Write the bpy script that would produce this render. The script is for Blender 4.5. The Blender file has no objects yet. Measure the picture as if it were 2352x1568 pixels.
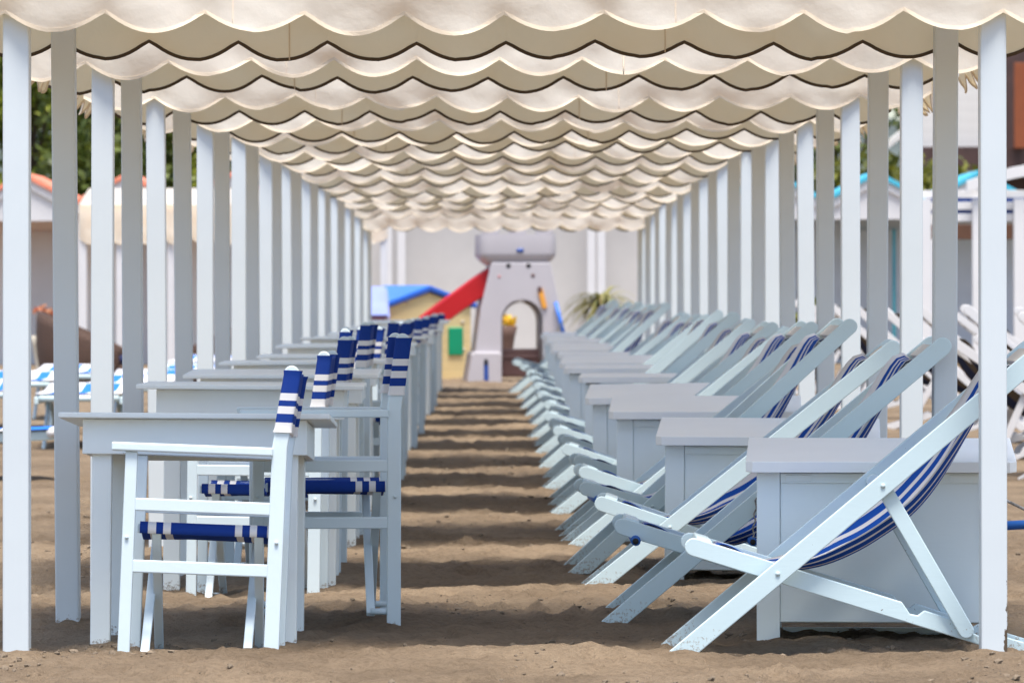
import bpy, bmesh, math, random
import numpy as np
from mathutils import Vector, Matrix, noise

R = math.radians
random.seed(7)
scene = bpy.context.scene
col = scene.collection

# ------------------------------------------------------------------ camera numbers
F = 11931.0            # focal length in pixels of a 2352 px wide picture
CX, CY = 1153.0, 657.0 # principal point (horizon and vanishing point)
HC = 1.139             # eye height
def px(x, d): return (x - CX) * d / F
def pz(y, d): return HC - (y - CY) * d / F
T0, PER, DEP = 16.0, 3.28, 1.76   # first shelter, pitch of the row, depth of a shelter
NT = 13
def T(k): return T0 + PER * k
ORD = ['nearest', 'second', 'third', 'fourth', 'fifth', 'sixth', 'seventh', 'eighth', 'ninth', 'tenth', 'eleventh', 'twelfth', 'farthest']
def canopy_word(k):
    return f"the {ORD[k]} canopy"

# ------------------------------------------------------------------ materials
def new_mat(name):
    m = bpy.data.materials.new(name); m.use_nodes = True
    nt = m.node_tree; b = nt.nodes['Principled BSDF']
    return m, nt, b
def N(nt, t, **kw):
    n = nt.nodes.new(t)
    for k, v in kw.items(): setattr(n, k, v)
    return n
def noise_tex(nt, scale, detail=4, rough=0.55, coord='Object', vec_scale=None):
    tc = N(nt, 'ShaderNodeTexCoord'); out = tc.outputs[coord]
    if vec_scale:
        mp = N(nt, 'ShaderNodeMapping'); mp.inputs['Scale'].default_value = vec_scale
        nt.links.new(out, mp.inputs['Vector']); out = mp.outputs['Vector']
    n = N(nt, 'ShaderNodeTexNoise'); n.inputs['Scale'].default_value = scale
    n.inputs['Detail'].default_value = detail; n.inputs['Roughness'].default_value = rough
    nt.links.new(out, n.inputs['Vector'])
    return n.outputs['Fac']
def ramp(nt, fac, stops, interp='LINEAR'):
    r = N(nt, 'ShaderNodeValToRGB'); cr = r.color_ramp; cr.interpolation = interp
    while len(cr.elements) > 1: cr.elements.remove(cr.elements[-1])
    cr.elements[0].position = stops[0][0]; cr.elements[0].color = (*stops[0][1], 1)
    for p, c in stops[1:]:
        e = cr.elements.new(p); e.color = (*c, 1)
    nt.links.new(fac, r.inputs['Fac'])
    return r.outputs['Color']
def bump(nt, b, fac, strength=0.3, dist=0.005):
    n = N(nt, 'ShaderNodeBump'); n.inputs['Strength'].default_value = strength; n.inputs['Distance'].default_value = dist
    nt.links.new(fac, n.inputs['Height']); nt.links.new(n.outputs['Normal'], b.inputs['Normal'])
def mixc(nt, fac, a, bb):
    m = N(nt, 'ShaderNodeMix', data_type='RGBA')
    for sock, v in ((m.inputs['Factor'], fac), (m.inputs['A'], a), (m.inputs['B'], bb)):
        if hasattr(v, 'is_linked'): nt.links.new(v, sock)
        elif isinstance(v, (int, float)): sock.default_value = v
        else: sock.default_value = (*v, 1)
    return m.outputs['Result']
def math_n(nt, op, a, b=None, clamp=False):
    m = N(nt, 'ShaderNodeMath', operation=op); m.use_clamp = clamp
    for i, v in enumerate((a, b)):
        if v is None: continue
        if hasattr(v, 'is_linked'): nt.links.new(v, m.inputs[i])
        else: m.inputs[i].default_value = v
    return m.outputs[0]

def paint(name, c, rough=0.45, var=0.06, chips=0.0, grain=(3, 3, 3), foot=0.0, chip_col=(0.10, 0.075, 0.05), peel=False):
    m, nt, b = new_mat(name)
    lo = tuple(x * (1 - var) for x in c); hi = tuple(min(x * (1 + var), .95) for x in c)
    colr = ramp(nt, noise_tex(nt, 2.2, 5), [(0.3, lo), (0.7, hi)])
    fine = noise_tex(nt, 18, 5, 0.6, vec_scale=grain)
    if chips:
        geo = N(nt, 'ShaderNodeTexCoord')
        spot = noise_tex(nt, 46, 3, 0.6)
        mask = ramp(nt, spot, [(0.735 - chips, (0, 0, 0)), (0.745 - chips, (1, 1, 1))])
        colr = mixc(nt, mask, colr, chip_col)
    if peel:
        # flaked strip along the right edge of the foot
        tc = N(nt, 'ShaderNodeTexCoord'); sep = N(nt, 'ShaderNodeSeparateXYZ'); nt.links.new(tc.outputs['Object'], sep.inputs[0])
        ex = N(nt, 'ShaderNodeMapRange'); ex.inputs['From Min'].default_value = .022; ex.inputs['From Max'].default_value = .041
        nt.links.new(sep.outputs['X'], ex.inputs['Value'])
        hz = N(nt, 'ShaderNodeMapRange'); hz.inputs['From Min'].default_value = .42; hz.inputs['From Max'].default_value = .0
        hz.inputs['To Min'].default_value = -.35; hz.inputs['To Max'].default_value = .12
        nt.links.new(sep.outputs['Z'], hz.inputs['Value'])
        v = math_n(nt, 'ADD', math_n(nt, 'ADD', math_n(nt, 'MULTIPLY', ex.outputs[0], .42), hz.outputs[0]), noise_tex(nt, 24, 5, .7, vec_scale=(1, 1, .6)))
        mask = ramp(nt, v, [(0.80, (0, 0, 0)), (0.83, (1, 1, 1))])
        colr = mixc(nt, mask, colr, (0.10, 0.07, 0.045))
    if foot:
        geo = N(nt, 'ShaderNodeNewGeometry'); sep = N(nt, 'ShaderNodeSeparateXYZ')
        nt.links.new(geo.outputs['Position'], sep.inputs[0])
        near = N(nt, 'ShaderNodeMapRange'); near.inputs['From Min'].default_value = 0.0; near.inputs['From Max'].default_value = foot
        near.inputs['To Min'].default_value = 0.22; near.inputs['To Max'].default_value = 0.0
        nt.links.new(sep.outputs['Z'], near.inputs['Value'])
        s = noise_tex(nt, 75, 6, 0.8, coord='Object')
        v = math_n(nt, 'ADD', s, near.outputs[0])
        mask = ramp(nt, v, [(0.72, (0, 0, 0)), (0.77, (0.75, 0.75, 0.75))])
        colr = mixc(nt, mask, colr, (0.26, 0.2, 0.14))
    nt.links.new(colr, b.inputs['Base Color'])
    b.inputs['Roughness'].default_value = rough
    b.inputs['Specular IOR Level'].default_value = 0.35
    bump(nt, b, fine, 0.12, 0.003)
    return m

def fabric(name, c, trans=0.3, stripes=None, axis='X', span=(0, 1), weave=True, wrinkle=0.0, tint=None):
    """woven cloth; stripes: [(position 0..1, colour)] constant along one local axis"""
    m, nt, b = new_mat(name)
    if stripes:
        tc = N(nt, 'ShaderNodeTexCoord'); sep = N(nt, 'ShaderNodeSeparateXYZ'); nt.links.new(tc.outputs['Object'], sep.inputs[0])
        mr = N(nt, 'ShaderNodeMapRange'); mr.inputs['From Min'].default_value = span[0]; mr.inputs['From Max'].default_value = span[1]
        nt.links.new(sep.outputs[axis], mr.inputs['Value'])
        colr = ramp(nt, mr.outputs[0], stripes, 'CONSTANT')
    else:
        colr = ramp(nt, noise_tex(nt, 3.0, 5, 0.6), [(0.3, tuple(x * 0.93 for x in c)), (0.7, tuple(min(1, x * 1.05) for x in c))])
    fade = noise_tex(nt, 7, 4)
    colr = mixc(nt, math_n(nt, 'MULTIPLY', fade, 0.03), colr, (0.62, 0.62, 0.62) if stripes else c)
    nt.links.new(colr, b.inputs['Base Color'])
    b.inputs['Roughness'].default_value = 0.85; b.inputs['Specular IOR Level'].default_value = 0.15
    h = noise_tex(nt, 9, 6, 0.55) if wrinkle else noise_tex(nt, 160, 2)
    bump(nt, b, h, wrinkle or 0.1, 0.012 if wrinkle else 0.001)
    if trans:
        tr = N(nt, 'ShaderNodeBsdfTranslucent')
        if tint: tr.inputs['Color'].default_value = (*tint, 1)
        else: nt.links.new(colr, tr.inputs['Color'])
        mx = N(nt, 'ShaderNodeMixShader'); mx.inputs[0].default_value = trans
        out = nt.nodes['Material Output']
        nt.links.new(b.outputs[0], mx.inputs[1]); nt.links.new(tr.outputs[0], mx.inputs[2]); nt.links.new(mx.outputs[0], out.inputs['Surface'])
    return m

def plain(name, c, rough=0.5, var=0.08, scale=4, bumpy=0.0):
    m, nt, b = new_mat(name)
    nt.links.new(ramp(nt, noise_tex(nt, scale, 4), [(0.3, tuple(x * (1 - var) for x in c)), (0.7, tuple(min(1, x * (1 + var)) for x in c))]), b.inputs['Base Color'])
    b.inputs['Roughness'].default_value = rough
    if bumpy: bump(nt, b, noise_tex(nt, scale * 8, 4), bumpy, 0.01)
    return m

NAVY, WHT = (0.002, 0.034, 0.24), (0.72, 0.71, 0.71)
MID = (0.0012, 0.072, 0.38)
M = {}
M['post'] = paint('post paint', (0.615, 0.665, 0.69), var=0.035, grain=(6, 6, .5), chips=-.05, foot=.05)
M['post_worn'] = paint('worn post paint', (0.615, 0.665, 0.69), var=0.03, grain=(6, 6, .5), peel=True)
M['chair'] = paint('chair paint', (0.62, 0.72, 0.76), var=0.04, foot=0.03)
M['deck'] = paint('deck chair paint', (0.57, 0.705, 0.74), var=0.05, chips=0.012, foot=0.16, grain=(1, 6, 6))
M['table'] = paint('table paint', (0.84, 0.895, 0.88), var=0.035, chips=-.045, foot=.03, grain=(1, 6, 6))
M['chest'] = paint('chest paint', (0.80, 0.875, 0.875), var=0.04, chips=-0.035, grain=(.6, 6, 6))
M['lid'] = paint('chest lid paint', (0.90, 0.92, 0.90), var=0.03, chips=-0.03, grain=(.5, 7, 7))
M['canvas'] = fabric('cream canvas', (0.80, 0.79, 0.745), 0.50, wrinkle=0.6, tint=(1.0, 0.755, 0.42))
M['roof_canvas'] = fabric('cream roof canvas', (0.82, 0.75, 0.62), 0.12, wrinkle=0.2, tint=(0.92, 0.77, 0.50))
M['tape'] = plain('cream edging tape', (0.72, 0.60, 0.45), 0.9)
M['dark_tape'] = plain('dark edging tape', (0.075, 0.052, 0.033), 0.9)
seat_st = [(0, NAVY), (.074, WHT), (.133, NAVY), (.19, WHT), (.25, NAVY), (.74, WHT), (.795, NAVY), (.852, WHT), (.91, NAVY), (.985, WHT)]
M['seat_cloth'] = fabric('striped chair seat cloth', NAVY, 0.06, seat_st, 'X', (-.20, .205))
back_st = [(0, WHT), (.16, NAVY), (.30, WHT), (.42, NAVY), (.515, WHT), (.63, NAVY)]
M['back_cloth'] = fabric('striped chair back cloth', NAVY, 0.06, back_st, 'Z', (.752, .945))
sl = [(0, WHT), (.05, MID), (.15, WHT), (.19, MID), (.31, WHT), (.345, MID), (.68, WHT), (.72, MID), (.775, WHT), (.815, MID), (.88, WHT)]
M['sling'] = fabric('striped deck chair sling', NAVY, 0.26, sl, 'Y', (.05, .43))
BR = (0.10, 0.075, 0.05)
dk = [(0, BR), (.2, NAVY), (.42, BR), (.58, (0.012, .02, .06)), (.8, BR)]
M['dark_sling'] = fabric('navy and brown sling', NAVY, 0.1, dk, 'Y', (.05, .43))
LB = (0.02, 0.19, 0.75)
lst = []
for i in range(12): lst.append((i / 12.0, LB if i % 2 else (0.80, 0.78, 0.79)))
M['lounger_cloth'] = fabric('blue and white lounger cloth', LB, 0.1, lst, 'X', (0, 1.85))
M['lounger_cloth_long'] = fabric('long striped lounger cloth', LB, 0.1, [(i / 7.0, LB if i % 2 else (0.80, 0.78, 0.79)) for i in range(7)], 'Y', (0, .6))
M['white_paint'] = paint('white furniture paint', (0.66, 0.65, 0.65), var=0.03)
M['metal'] = plain('dull metal', (0.5, 0.52, 0.54), 0.35); M['metal'].node_tree.nodes['Principled BSDF'].inputs['Metallic'].default_value = 0.6
M['rope'] = plain('weathered cord', (0.30, 0.28, 0.26), 0.9, 0.6, 120)
M['blue_tube'] = plain('blue tube', (0.02, 0.12, 0.42), 0.45)
M['dark'] = plain('dark hole', (0.02, 0.02, 0.022), 0.9)
M['cream_post'] = paint('beige wood', (0.6, 0.53, 0.42))
M['beige_block'] = paint('pale wood batten', (0.60, 0.56, 0.50))

# sand
def sand_mat():
    m, nt, b = new_mat('beach sand')
    a = ramp(nt, noise_tex(nt, 1.1, 7, 0.6), [(0.3, (0.215, 0.157, 0.104)), (0.68, (0.41, 0.306, 0.205))])
    f = ramp(nt, noise_tex(nt, 38, 6, 0.7), [(0.35, (0.62, 0.6, 0.58)), (0.55, (1, 1, 1)), (0.8, (1.0, 1.0, 1.0))])
    mm = N(nt, 'ShaderNodeMix', data_type='RGBA', blend_type='MULTIPLY'); mm.inputs['Factor'].default_value = 0.6
    nt.links.new(a, mm.inputs['A']); nt.links.new(f, mm.inputs['B'])
    v = N(nt, 'ShaderNodeTexVoronoi'); v.inputs['Scale'].default_value = 16; tc = N(nt, 'ShaderNodeTexCoord')
    nt.links.new(tc.outputs['Object'], v.inputs['Vector'])
    sp = ramp(nt, v.outputs['Distance'], [(0.05, (1, 1, 1)), (0.13, (0, 0, 0))])
    big = ramp(nt, noise_tex(nt, 1.6, 3), [(0.5, (0, 0, 0)), (0.62, (1, 1, 1))])
    spm = N(nt, 'ShaderNodeMix', data_type='RGBA', blend_type='MULTIPLY'); spm.inputs['Factor'].default_value = 1
    nt.links.new(sp, spm.inputs['A']); nt.links.new(big, spm.inputs['B'])
    c = mixc(nt, spm.outputs['Result'], mm.outputs['Result'], (0.14, 0.10, 0.066))
    nt.links.new(c, b.inputs['Base Color'])
    b.inputs['Roughness'].default_value = 0.95; b.inputs['Specular IOR Level'].default_value = 0.1
    h = math_n(nt, 'ADD', math_n(nt, 'MULTIPLY', noise_tex(nt, 22, 6, 0.65), 1.0), math_n(nt, 'MULTIPLY', noise_tex(nt, 120, 4, 0.65), 0.75))
    bump(nt, b, h, 1.0, 0.032)
    return m
M['sand'] = sand_mat()

def siding(name, c, rows, dark=0.6, axis='Z', rough=0.6):
    """boards drawn as narrow grooves (bump and a thin darker joint)"""
    m, nt, b = new_mat(name)
    tc = N(nt, 'ShaderNodeTexCoord'); sep = N(nt, 'ShaderNodeSeparateXYZ'); nt.links.new(tc.outputs['Object'], sep.inputs[0])
    fr = math_n(nt, 'FRACT', math_n(nt, 'MULTIPLY', sep.outputs[axis], rows))
    j = ramp(nt, fr, [(0, tuple(x * dark for x in c)), (0.07, tuple(x * .95 for x in c)), (0.9, c)])
    nt.links.new(j, b.inputs['Base Color']); b.inputs['Roughness'].default_value = rough
    bump(nt, b, fr, 0.5, 0.02)
    return m
M['yellow_side'] = siding('pale yellow plastic boards', (0.82, 0.64, 0.32), 9)
M['white_side'] = siding('white clapboard', (0.68, 0.66, 0.63), 5, 0.8)
M['wall_pale'] = plain('pale plaster', (0.56, 0.535, 0.51), 0.8, 0.03)
M['wall_beige'] = plain('beige plaster', (0.78, 0.75, 0.71), 0.8, 0.03)
M['cabin_white'] = plain('cabin white', (0.62, 0.61, 0.615), 0.6, 0.03)
M['cabin_grey'] = plain('cabin grey', (0.58, 0.60, 0.65), 0.7, 0.04)
M['tile_orange'] = plain('terracotta tile', (0.72, 0.23, 0.14), 0.8, 0.2, 9, 0.3)
M['tile_blue'] = plain('turquoise roof paint', (0.06, 0.42, 0.58), 0.5, 0.08)
M['teal'] = plain('teal door paint', (0.05, 0.28, 0.34), 0.5)
M['lilac'] = plain('lilac grey moulded plastic', (0.455, 0.425, 0.445), 0.45, 0.03, 3)
M['brown_pl'] = plain('brown plastic', (0.11, 0.055, 0.05), 0.5)
M['red_pl'] = plain('red plastic', (0.52, 0.012, 0.018), 0.35, 0.05)
M['blue_pl'] = plain('blue plastic', (0.03, 0.17, 0.66), 0.4, 0.06)
M['navy_pl'] = plain('navy plastic', (0.02, 0.07, 0.30), 0.4)
M['lav_pl'] = plain('lavender plastic', (0.22, 0.27, 0.56), 0.6)
M['pink_pl'] = plain('pink plastic', (0.50, 0.20, 0.20), 0.5)
M['green_pl'] = plain('green plastic', (0.0, 0.28, 0.13), 0.4)
M['orange_pl'] = plain('orange plastic', (0.75, 0.33, 0.05), 0.4)
M['wicker'] = plain('brown wicker', (0.085, 0.045, 0.03), 0.7, 0.35, 60, 0.6)
M['dark_wood'] = plain('dark brown timber', (0.055, 0.026, 0.022), 0.6, 0.2)
M['wood_brown'] = plain('brown timber', (0.12, 0.055, 0.03), 0.6, 0.2)
M['rust'] = plain('rust orange post', (0.22, 0.055, 0.015), 0.7)
M['bark'] = plain('bark', (0.09, 0.06, 0.04), 0.9, 0.3, 12, 0.6)
M['cushion'] = fabric('dark blue cushion', (0.02, 0.03, 0.09), 0)
M['pot'] = plain('brown pot', (0.13, 0.07, 0.05), 0.7)

def leaf_mat(name, lo, hi, dry=None):
    m, nt, b = new_mat(name)
    g = N(nt, 'ShaderNodeNewGeometry')
    st = [(0, lo), (0.8, hi)] + ([(1.0, dry)] if dry else [])
    c = ramp(nt, g.outputs['Random Per Island'], st)
    nt.links.new(c, b.inputs['Base Color']); b.inputs['Roughness'].default_value = 0.55
    tr = N(nt, 'ShaderNodeBsdfTranslucent'); nt.links.new(c, tr.inputs['Color'])
    mx = N(nt, 'ShaderNodeMixShader'); mx.inputs[0].default_value = 0.3
    nt.links.new(b.outputs[0], mx.inputs[1]); nt.links.new(tr.outputs[0], mx.inputs[2])
    nt.links.new(mx.outputs[0], nt.nodes['Material Output'].inputs['Surface'])
    return m
M['leaf'] = leaf_mat('garden leaves', (0.05, 0.09, 0.010), (0.28, 0.31, 0.03))
M['leaf_dark'] = leaf_mat('dark leaves', (0.03, 0.055, 0.01), (0.13, 0.165, 0.025))
M['leaf_olive'] = leaf_mat('olive leaves', (0.07, 0.085, 0.012), (0.22, 0.22, 0.03))
M['leaf_palm'] = leaf_mat('palm leaves', (0.13, 0.14, 0.04), (0.36, 0.32, 0.11), (0.42, 0.32, 0.17))
M['petal_y'] = leaf_mat('yellow petals', (0.75, 0.45, 0.03), (0.8, 0.6, 0.05), (0.55, 0.05, 0.02))
M['petal_o'] = leaf_mat('orange petals', (0.45, 0.12, 0.06), (0.55, 0.28, 0.14))
M['hill'] = plain('hill scrub', (0.07, 0.085, 0.075), 0.95, 0.3, 0.02)

# ------------------------------------------------------------------ mesh helpers
class B:
    """collects shapes into one mesh"""
    def __init__(s): s.bm = bmesh.new()
    def _add(s, src, mat=None, smooth=False):
        if mat is not None: src.transform(mat)
        for f in src.faces: f.smooth = smooth
        me = bpy.data.meshes.new('t'); src.to_mesh(me); src.free(); s.bm.from_mesh(me); bpy.data.meshes.remove(me)
        return s
    def box(s, c, size, bev=0.003, rot=None, seg=2):
        t = bmesh.new(); bmesh.ops.create_cube(t, size=1.0)
        t.transform(Matrix.Diagonal((*size, 1)))
        if bev: bmesh.ops.bevel(t, geom=t.edges[:], offset=min(bev, min(size) * .45), segments=seg, affect='EDGES', profile=0.5, clamp_overlap=True)
        m = Matrix.Translation(c)
        if rot is not None: m = m @ rot
        return s._add(t, m)
    def bar(s, p0, p1, w, h, bev=0.003, up=(0, 0, 1)):
        p0, p1 = Vector(p0), Vector(p1); d = p1 - p0; L = d.length; x = d.normalized()
        u = Vector(up); y = u.cross(x)
        if y.length < 1e-4: y = Vector((0, 1, 0)).cross(x)
        y.normalize(); z = x.cross(y)
        rot = Matrix((x, y, z)).transposed().to_4x4()
        return s.box((p0 + p1) / 2, (L, w, h), bev, rot)
    def plate(s, outline, y0, y1, bev=0.003, mat=None):
        """outline in XZ, extruded in Y, the two rims bevelled"""
        t = bmesh.new()
        vs = [t.verts.new((x, y0, z)) for x, z in outline]
        f = t.faces.new(vs)
        r = bmesh.ops.extrude_face_region(t, geom=[f])
        nv = [v for v in r['geom'] if isinstance(v, bmesh.types.BMVert)]
        bmesh.ops.translate(t, verts=nv, vec=(0, y1 - y0, 0))
        bmesh.ops.recalc_face_normals(t, faces=t.faces[:])
        if bev:
            rim = [e for e in t.edges if abs(e.verts[0].co.y - e.verts[1].co.y) < 1e-6]
            bmesh.ops.bevel(t, geom=rim, offset=bev, segments=2, affect='EDGES', profile=0.5, clamp_overlap=True)
        return s._add(t, mat)
    def tube(s, pts, r, n=8, cap=True, radii=None):
        pts = [Vector(p) for p in pts]; t = bmesh.new(); rings = []
        for i, p in enumerate(pts):
            d = (pts[min(i + 1, len(pts) - 1)] - pts[max(i - 1, 0)]).normalized()
            a = d.cross(Vector((0, 0, 1)) if abs(d.z) < .9 else Vector((1, 0, 0))).normalized(); b2 = d.cross(a)
            rr = radii[i] if radii else r
            rings.append([t.verts.new(p + (a * math.cos(q) + b2 * math.sin(q)) * rr) for q in [2 * math.pi * j / n for j in range(n)]])
        for i in range(len(rings) - 1):
            for j in range(n): t.faces.new((rings[i][j], rings[i][(j + 1) % n], rings[i + 1][(j + 1) % n], rings[i + 1][j]))
        if cap:
            t.faces.new(rings[0][::-1]); t.faces.new(rings[-1])
        bmesh.ops.recalc_face_normals(t, faces=t.faces[:])
        return s._add(t, None, True)
    def lathe(s, prof, n=20, c=(0, 0, 0), scale=(1, 1, 1)):
        t = bmesh.new(); rings = []
        for r, z in prof: rings.append([t.verts.new((c[0] + r * math.cos(2 * math.pi * j / n) * scale[0], c[1] + r * math.sin(2 * math.pi * j / n) * scale[1], c[2] + z)) for j in range(n)])
        for i in range(len(rings) - 1):
            for j in range(n): t.faces.new((rings[i][j], rings[i][(j + 1) % n], rings[i + 1][(j + 1) % n], rings[i + 1][j]))
        t.faces.new(rings[0][::-1]); t.faces.new(rings[-1])
        bmesh.ops.recalc_face_normals(t, faces=t.faces[:])
        return s._add(t, None, True)
    def grid(s, rows, closed=False, smooth=True, thick=0.0):
        """rows of points -> sheet; thick>0 makes it a solid skin"""
        t = bmesh.new(); v = [[t.verts.new(p) for p in r] for r in rows]
        for i in range(len(v) - 1):
            m = len(v[i]); 
            for j in range(m if closed else m - 1): t.faces.new((v[i][j], v[i][(j + 1) % m], v[i + 1][(j + 1) % m], v[i + 1][j]))
        if thick:
            bmesh.ops.recalc_face_normals(t, faces=t.faces[:])
            bmesh.ops.solidify(t, geom=t.faces[:], thickness=thick)
        return s._add(t, None, smooth)
    def poly(s, verts, faces, smooth=False):
        t = bmesh.new(); v = [t.verts.new(p) for p in verts]
        for f in faces: t.faces.new([v[i] for i in f])
        bmesh.ops.recalc_face_normals(t, faces=t.faces[:])
        return s._add(t, None, smooth)
    def obj(s, name, mat, parent=None, loc=(0, 0, 0)):
        me = bpy.data.meshes.new(name); s.bm.to_mesh(me); s.bm.free()
        me.materials.append(mat)
        o = bpy.data.objects.new(name, me); col.objects.link(o); o.location = loc
        if parent: o.parent = parent
        return o

def from_arrays(name, verts, faces, mat, parent=None, smooth=False):
    me = bpy.data.meshes.new(name); me.from_pydata([tuple(map(float, v)) for v in verts], [], [tuple(map(int, f)) for f in faces]); me.update()
    if smooth: me.polygons.foreach_set('use_smooth', [True] * len(me.polygons))
    me.materials.append(mat)
    o = bpy.data.objects.new(name, me); col.objects.link(o)
    if parent: o.parent = parent
    return o

def tag(o, label=None, cat=None, group=None, kind=None):
    if label: o['label'] = label
    if cat: o['category'] = cat
    if group: o['group'] = group
    if kind: o['kind'] = kind
    return o
def thing(name, label, cat, loc=(0, 0, 0), rz=0, group=None):
    o = bpy.data.objects.new(name, None); col.objects.link(o); o.location = loc; o.rotation_euler = (0, 0, rz)
    return tag(o, label, cat, group)
def kids(o): return [c for c in col.objects if c.parent == o]
def copy_tree(o, parent=None):
    c = o.copy(); col.objects.link(c); c.parent = parent
    for ch in kids(o): copy_tree(ch, c)
    return c

def rail_outline(p0, p1, w, round0=True, round1=True, cut0=None):
    """bar in the XZ plane with half-round ends"""
    p0, p1 = Vector((p0[0], p0[1])), Vector((p1[0], p1[1])); d = (p1 - p0).normalized(); n = Vector((-d.y, d.x)); h = w / 2; out = []
    def arc(c, a0, r):
        return [c + Vector((math.cos(a), math.sin(a))) * r for a in [a0 + math.pi * i / 8 for i in range(9)]]
    ang = math.atan2(d.y, d.x)
    if round1: out += arc(p1 - d * h, ang - math.pi / 2, h)
    else: out += [p1 - n * h, p1 + n * h]
    if round0: out += arc(p0 + d * h, ang + math.pi / 2, h)
    else: out += [p0 + n * h, p0 - n * h]
    return [(v.x, v.y) for v in out]

# ------------------------------------------------------------------ sand
FEET = [(sx * 1.5, T(k) + q, .085, .016) for k in range(4) for sx in (-1, 1) for q in (0, DEP)] + [(.55, 16.16, .09, .014), (.56, 16.62, .09, .016), (.37, 17.63, .10, .018), (.37, 18.08, .10, .022), (.33, 19.6, .09, .014), (-1.17, 16.07, .06, .008), (-.72, 16.07, .06, .010), (-.40, 17.5, .07, .012), (-1.28, 16.7, .08, .012), (-.68, 16.7, .08, .012), (.83, 16.72, .09, .012)]
def sand_h(x, y):
    a = 1.0 if abs(x) < 2.4 else max(0.35, 1 - (abs(x) - 2.4) * .3)
    h = 0.020 * noise.noise((x * .9, y * .55, 3.1))
    h += 0.020 * noise.noise((x * 2.3, y * 1.7, 7.7))
    n3 = noise.noise((x * 5.5, y * 4.2, 1.3)); h += 0.017 * n3 - 0.012 * max(0.0, n3 - .1)
    h += 0.014 * noise.noise((x * 13, y * 10, 5.3)) + 0.010 * noise.noise((x * 30, y * 24, 9.3))
    # trampled clods
    c = noise.noise((x * 3.1 + 40, y * 2.2, 2.2))
    if c > .25: h += (c - .25) * 0.10 * noise.noise((x * 20, y * 15, 4.4))
    # footprints: shallow dents with a pushed-up rim
    fx, fy = x * 2.6 + .7 * noise.noise((x * .7, y * .5, 8.8)), y * 1.5
    ix, iy = math.floor(fx), math.floor(fy)
    rx = (math.sin(ix * 12.9898 + iy * 78.233) * 43758.5453) % 1.0; ry = (math.sin(ix * 39.3 + iy * 11.1) * 24634.63) % 1.0
    if rx > .35:
        dx, dy = (fx - ix - .3 - .4 * rx) / 2.6, (fy - iy - .3 - .4 * ry) / 1.5
        rr = math.sqrt((dx / .07) ** 2 + (dy / .13) ** 2)
        if rr < 2.0: h += -.026 * math.exp(-rr * rr * 1.4) + .012 * math.exp(-((rr - 1.25) / .35) ** 2)
    # raked edge just before the first row and a hollow under every canopy
    t = (y - T0) % PER
    if T0 - .1 < y < T(NT):
        h += -0.018 * max(0.0, math.sin(math.pi * min(t / 1.9, 1.0))) * (1 if abs(x) < 1.9 else .3)
    h += 0.012 * math.exp(-((y - 15.75 - .12 * math.sin(x * 2.1)) / .25) ** 2)
    # mound by the front deck chair
    h += 0.028 * math.exp(-(((x - .12) / .28) ** 2 + ((y - 16.0) / .3) ** 2))
    if y < 30 and abs(x) < 1.8:
        for qx, qy, r, m in FEET:
            e = ((x - qx) / r) ** 2 + ((y - qy) / (r * 1.3)) ** 2
            if e < 6: h += m * math.exp(-e) * (1 + .8 * noise.noise((x * 17, y * 14, 3.3)))
    return h * a
def build_sand():
    xs = list(np.arange(-2.3, 2.301, .021)); g = .03; x = 2.3
    while x < 12: g = min(g * 1.12, .5); x += g; xs.append(x); xs.insert(0, -x)
    for x in (20, 40, 90, 200, 500, 1200, 3000): xs.append(x); xs.insert(0, -x)
    ys = [-300, -60, -10, 4, 10, 13]; y = 14.2; g = .026
    while y < 82:
        ys.append(y); y += g
        if y > 20: g *= 1.006
    ys += [90, 105, 130, 180, 300, 600, 1200, 3500]
    nx = len(xs); V = []
    for yy in ys:
        for xx in xs:
            z = sand_h(xx, yy) if (abs(xx) < 12 and 13.5 < yy < 90) else 0.0
            V.append((xx, yy, z))
    Fc = []
    for j in range(len(ys) - 1):
        for i in range(nx - 1):
            a = j * nx + i; Fc.append((a, a + 1, a + nx + 1, a + nx))
    o = from_arrays('sand', V, Fc, M['sand'], smooth=True)
    tag(o, 'brown trampled beach sand with soft dark bands of canopy shade', 'sand', kind='structure')
build_sand()
def build_clods():
    rng = np.random.default_rng(11); V, Fc = [], []
    ico = bmesh.new(); bmesh.ops.create_icosphere(ico, subdivisions=1, radius=1.0)
    iv = np.array([v.co[:] for v in ico.verts]); fi = [[v.index for v in f.verts] for f in ico.faces]; ico.free()
    made = 0
    while made < 3200:
        y = 14.4 + 26 * rng.random() ** 2.2; x = rng.uniform(-2.4, 2.6)
        d = noise.noise((x * 1.3 + 9, y * .8, 6.6)) + .5 * noise.noise((x * 4, y * 3, 2.6))
        if rng.random() > max(.03, d * 1.6): continue
        r = .003 + .010 * rng.random() ** 3.5
        p = iv * r * rng.uniform(.6, 1.35, size=(len(iv), 1)) * np.array([1.25, 1.1, .8])
        k = len(V); V += list(p + np.array([x, y, sand_h(x, y) + r * .25])); Fc += [[a + k for a in f] for f in fi]; made += 1
    o = from_arrays('sand_clods', V, Fc, M['clod']); tag(o, 'small crumbled clods of sand lying on the trampled beach', 'sand clods', kind='stuff')
M['clod'] = plain('damp sand clod', (0.19, 0.145, 0.10), .95, .3, 30, .4)
build_clods()

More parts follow.
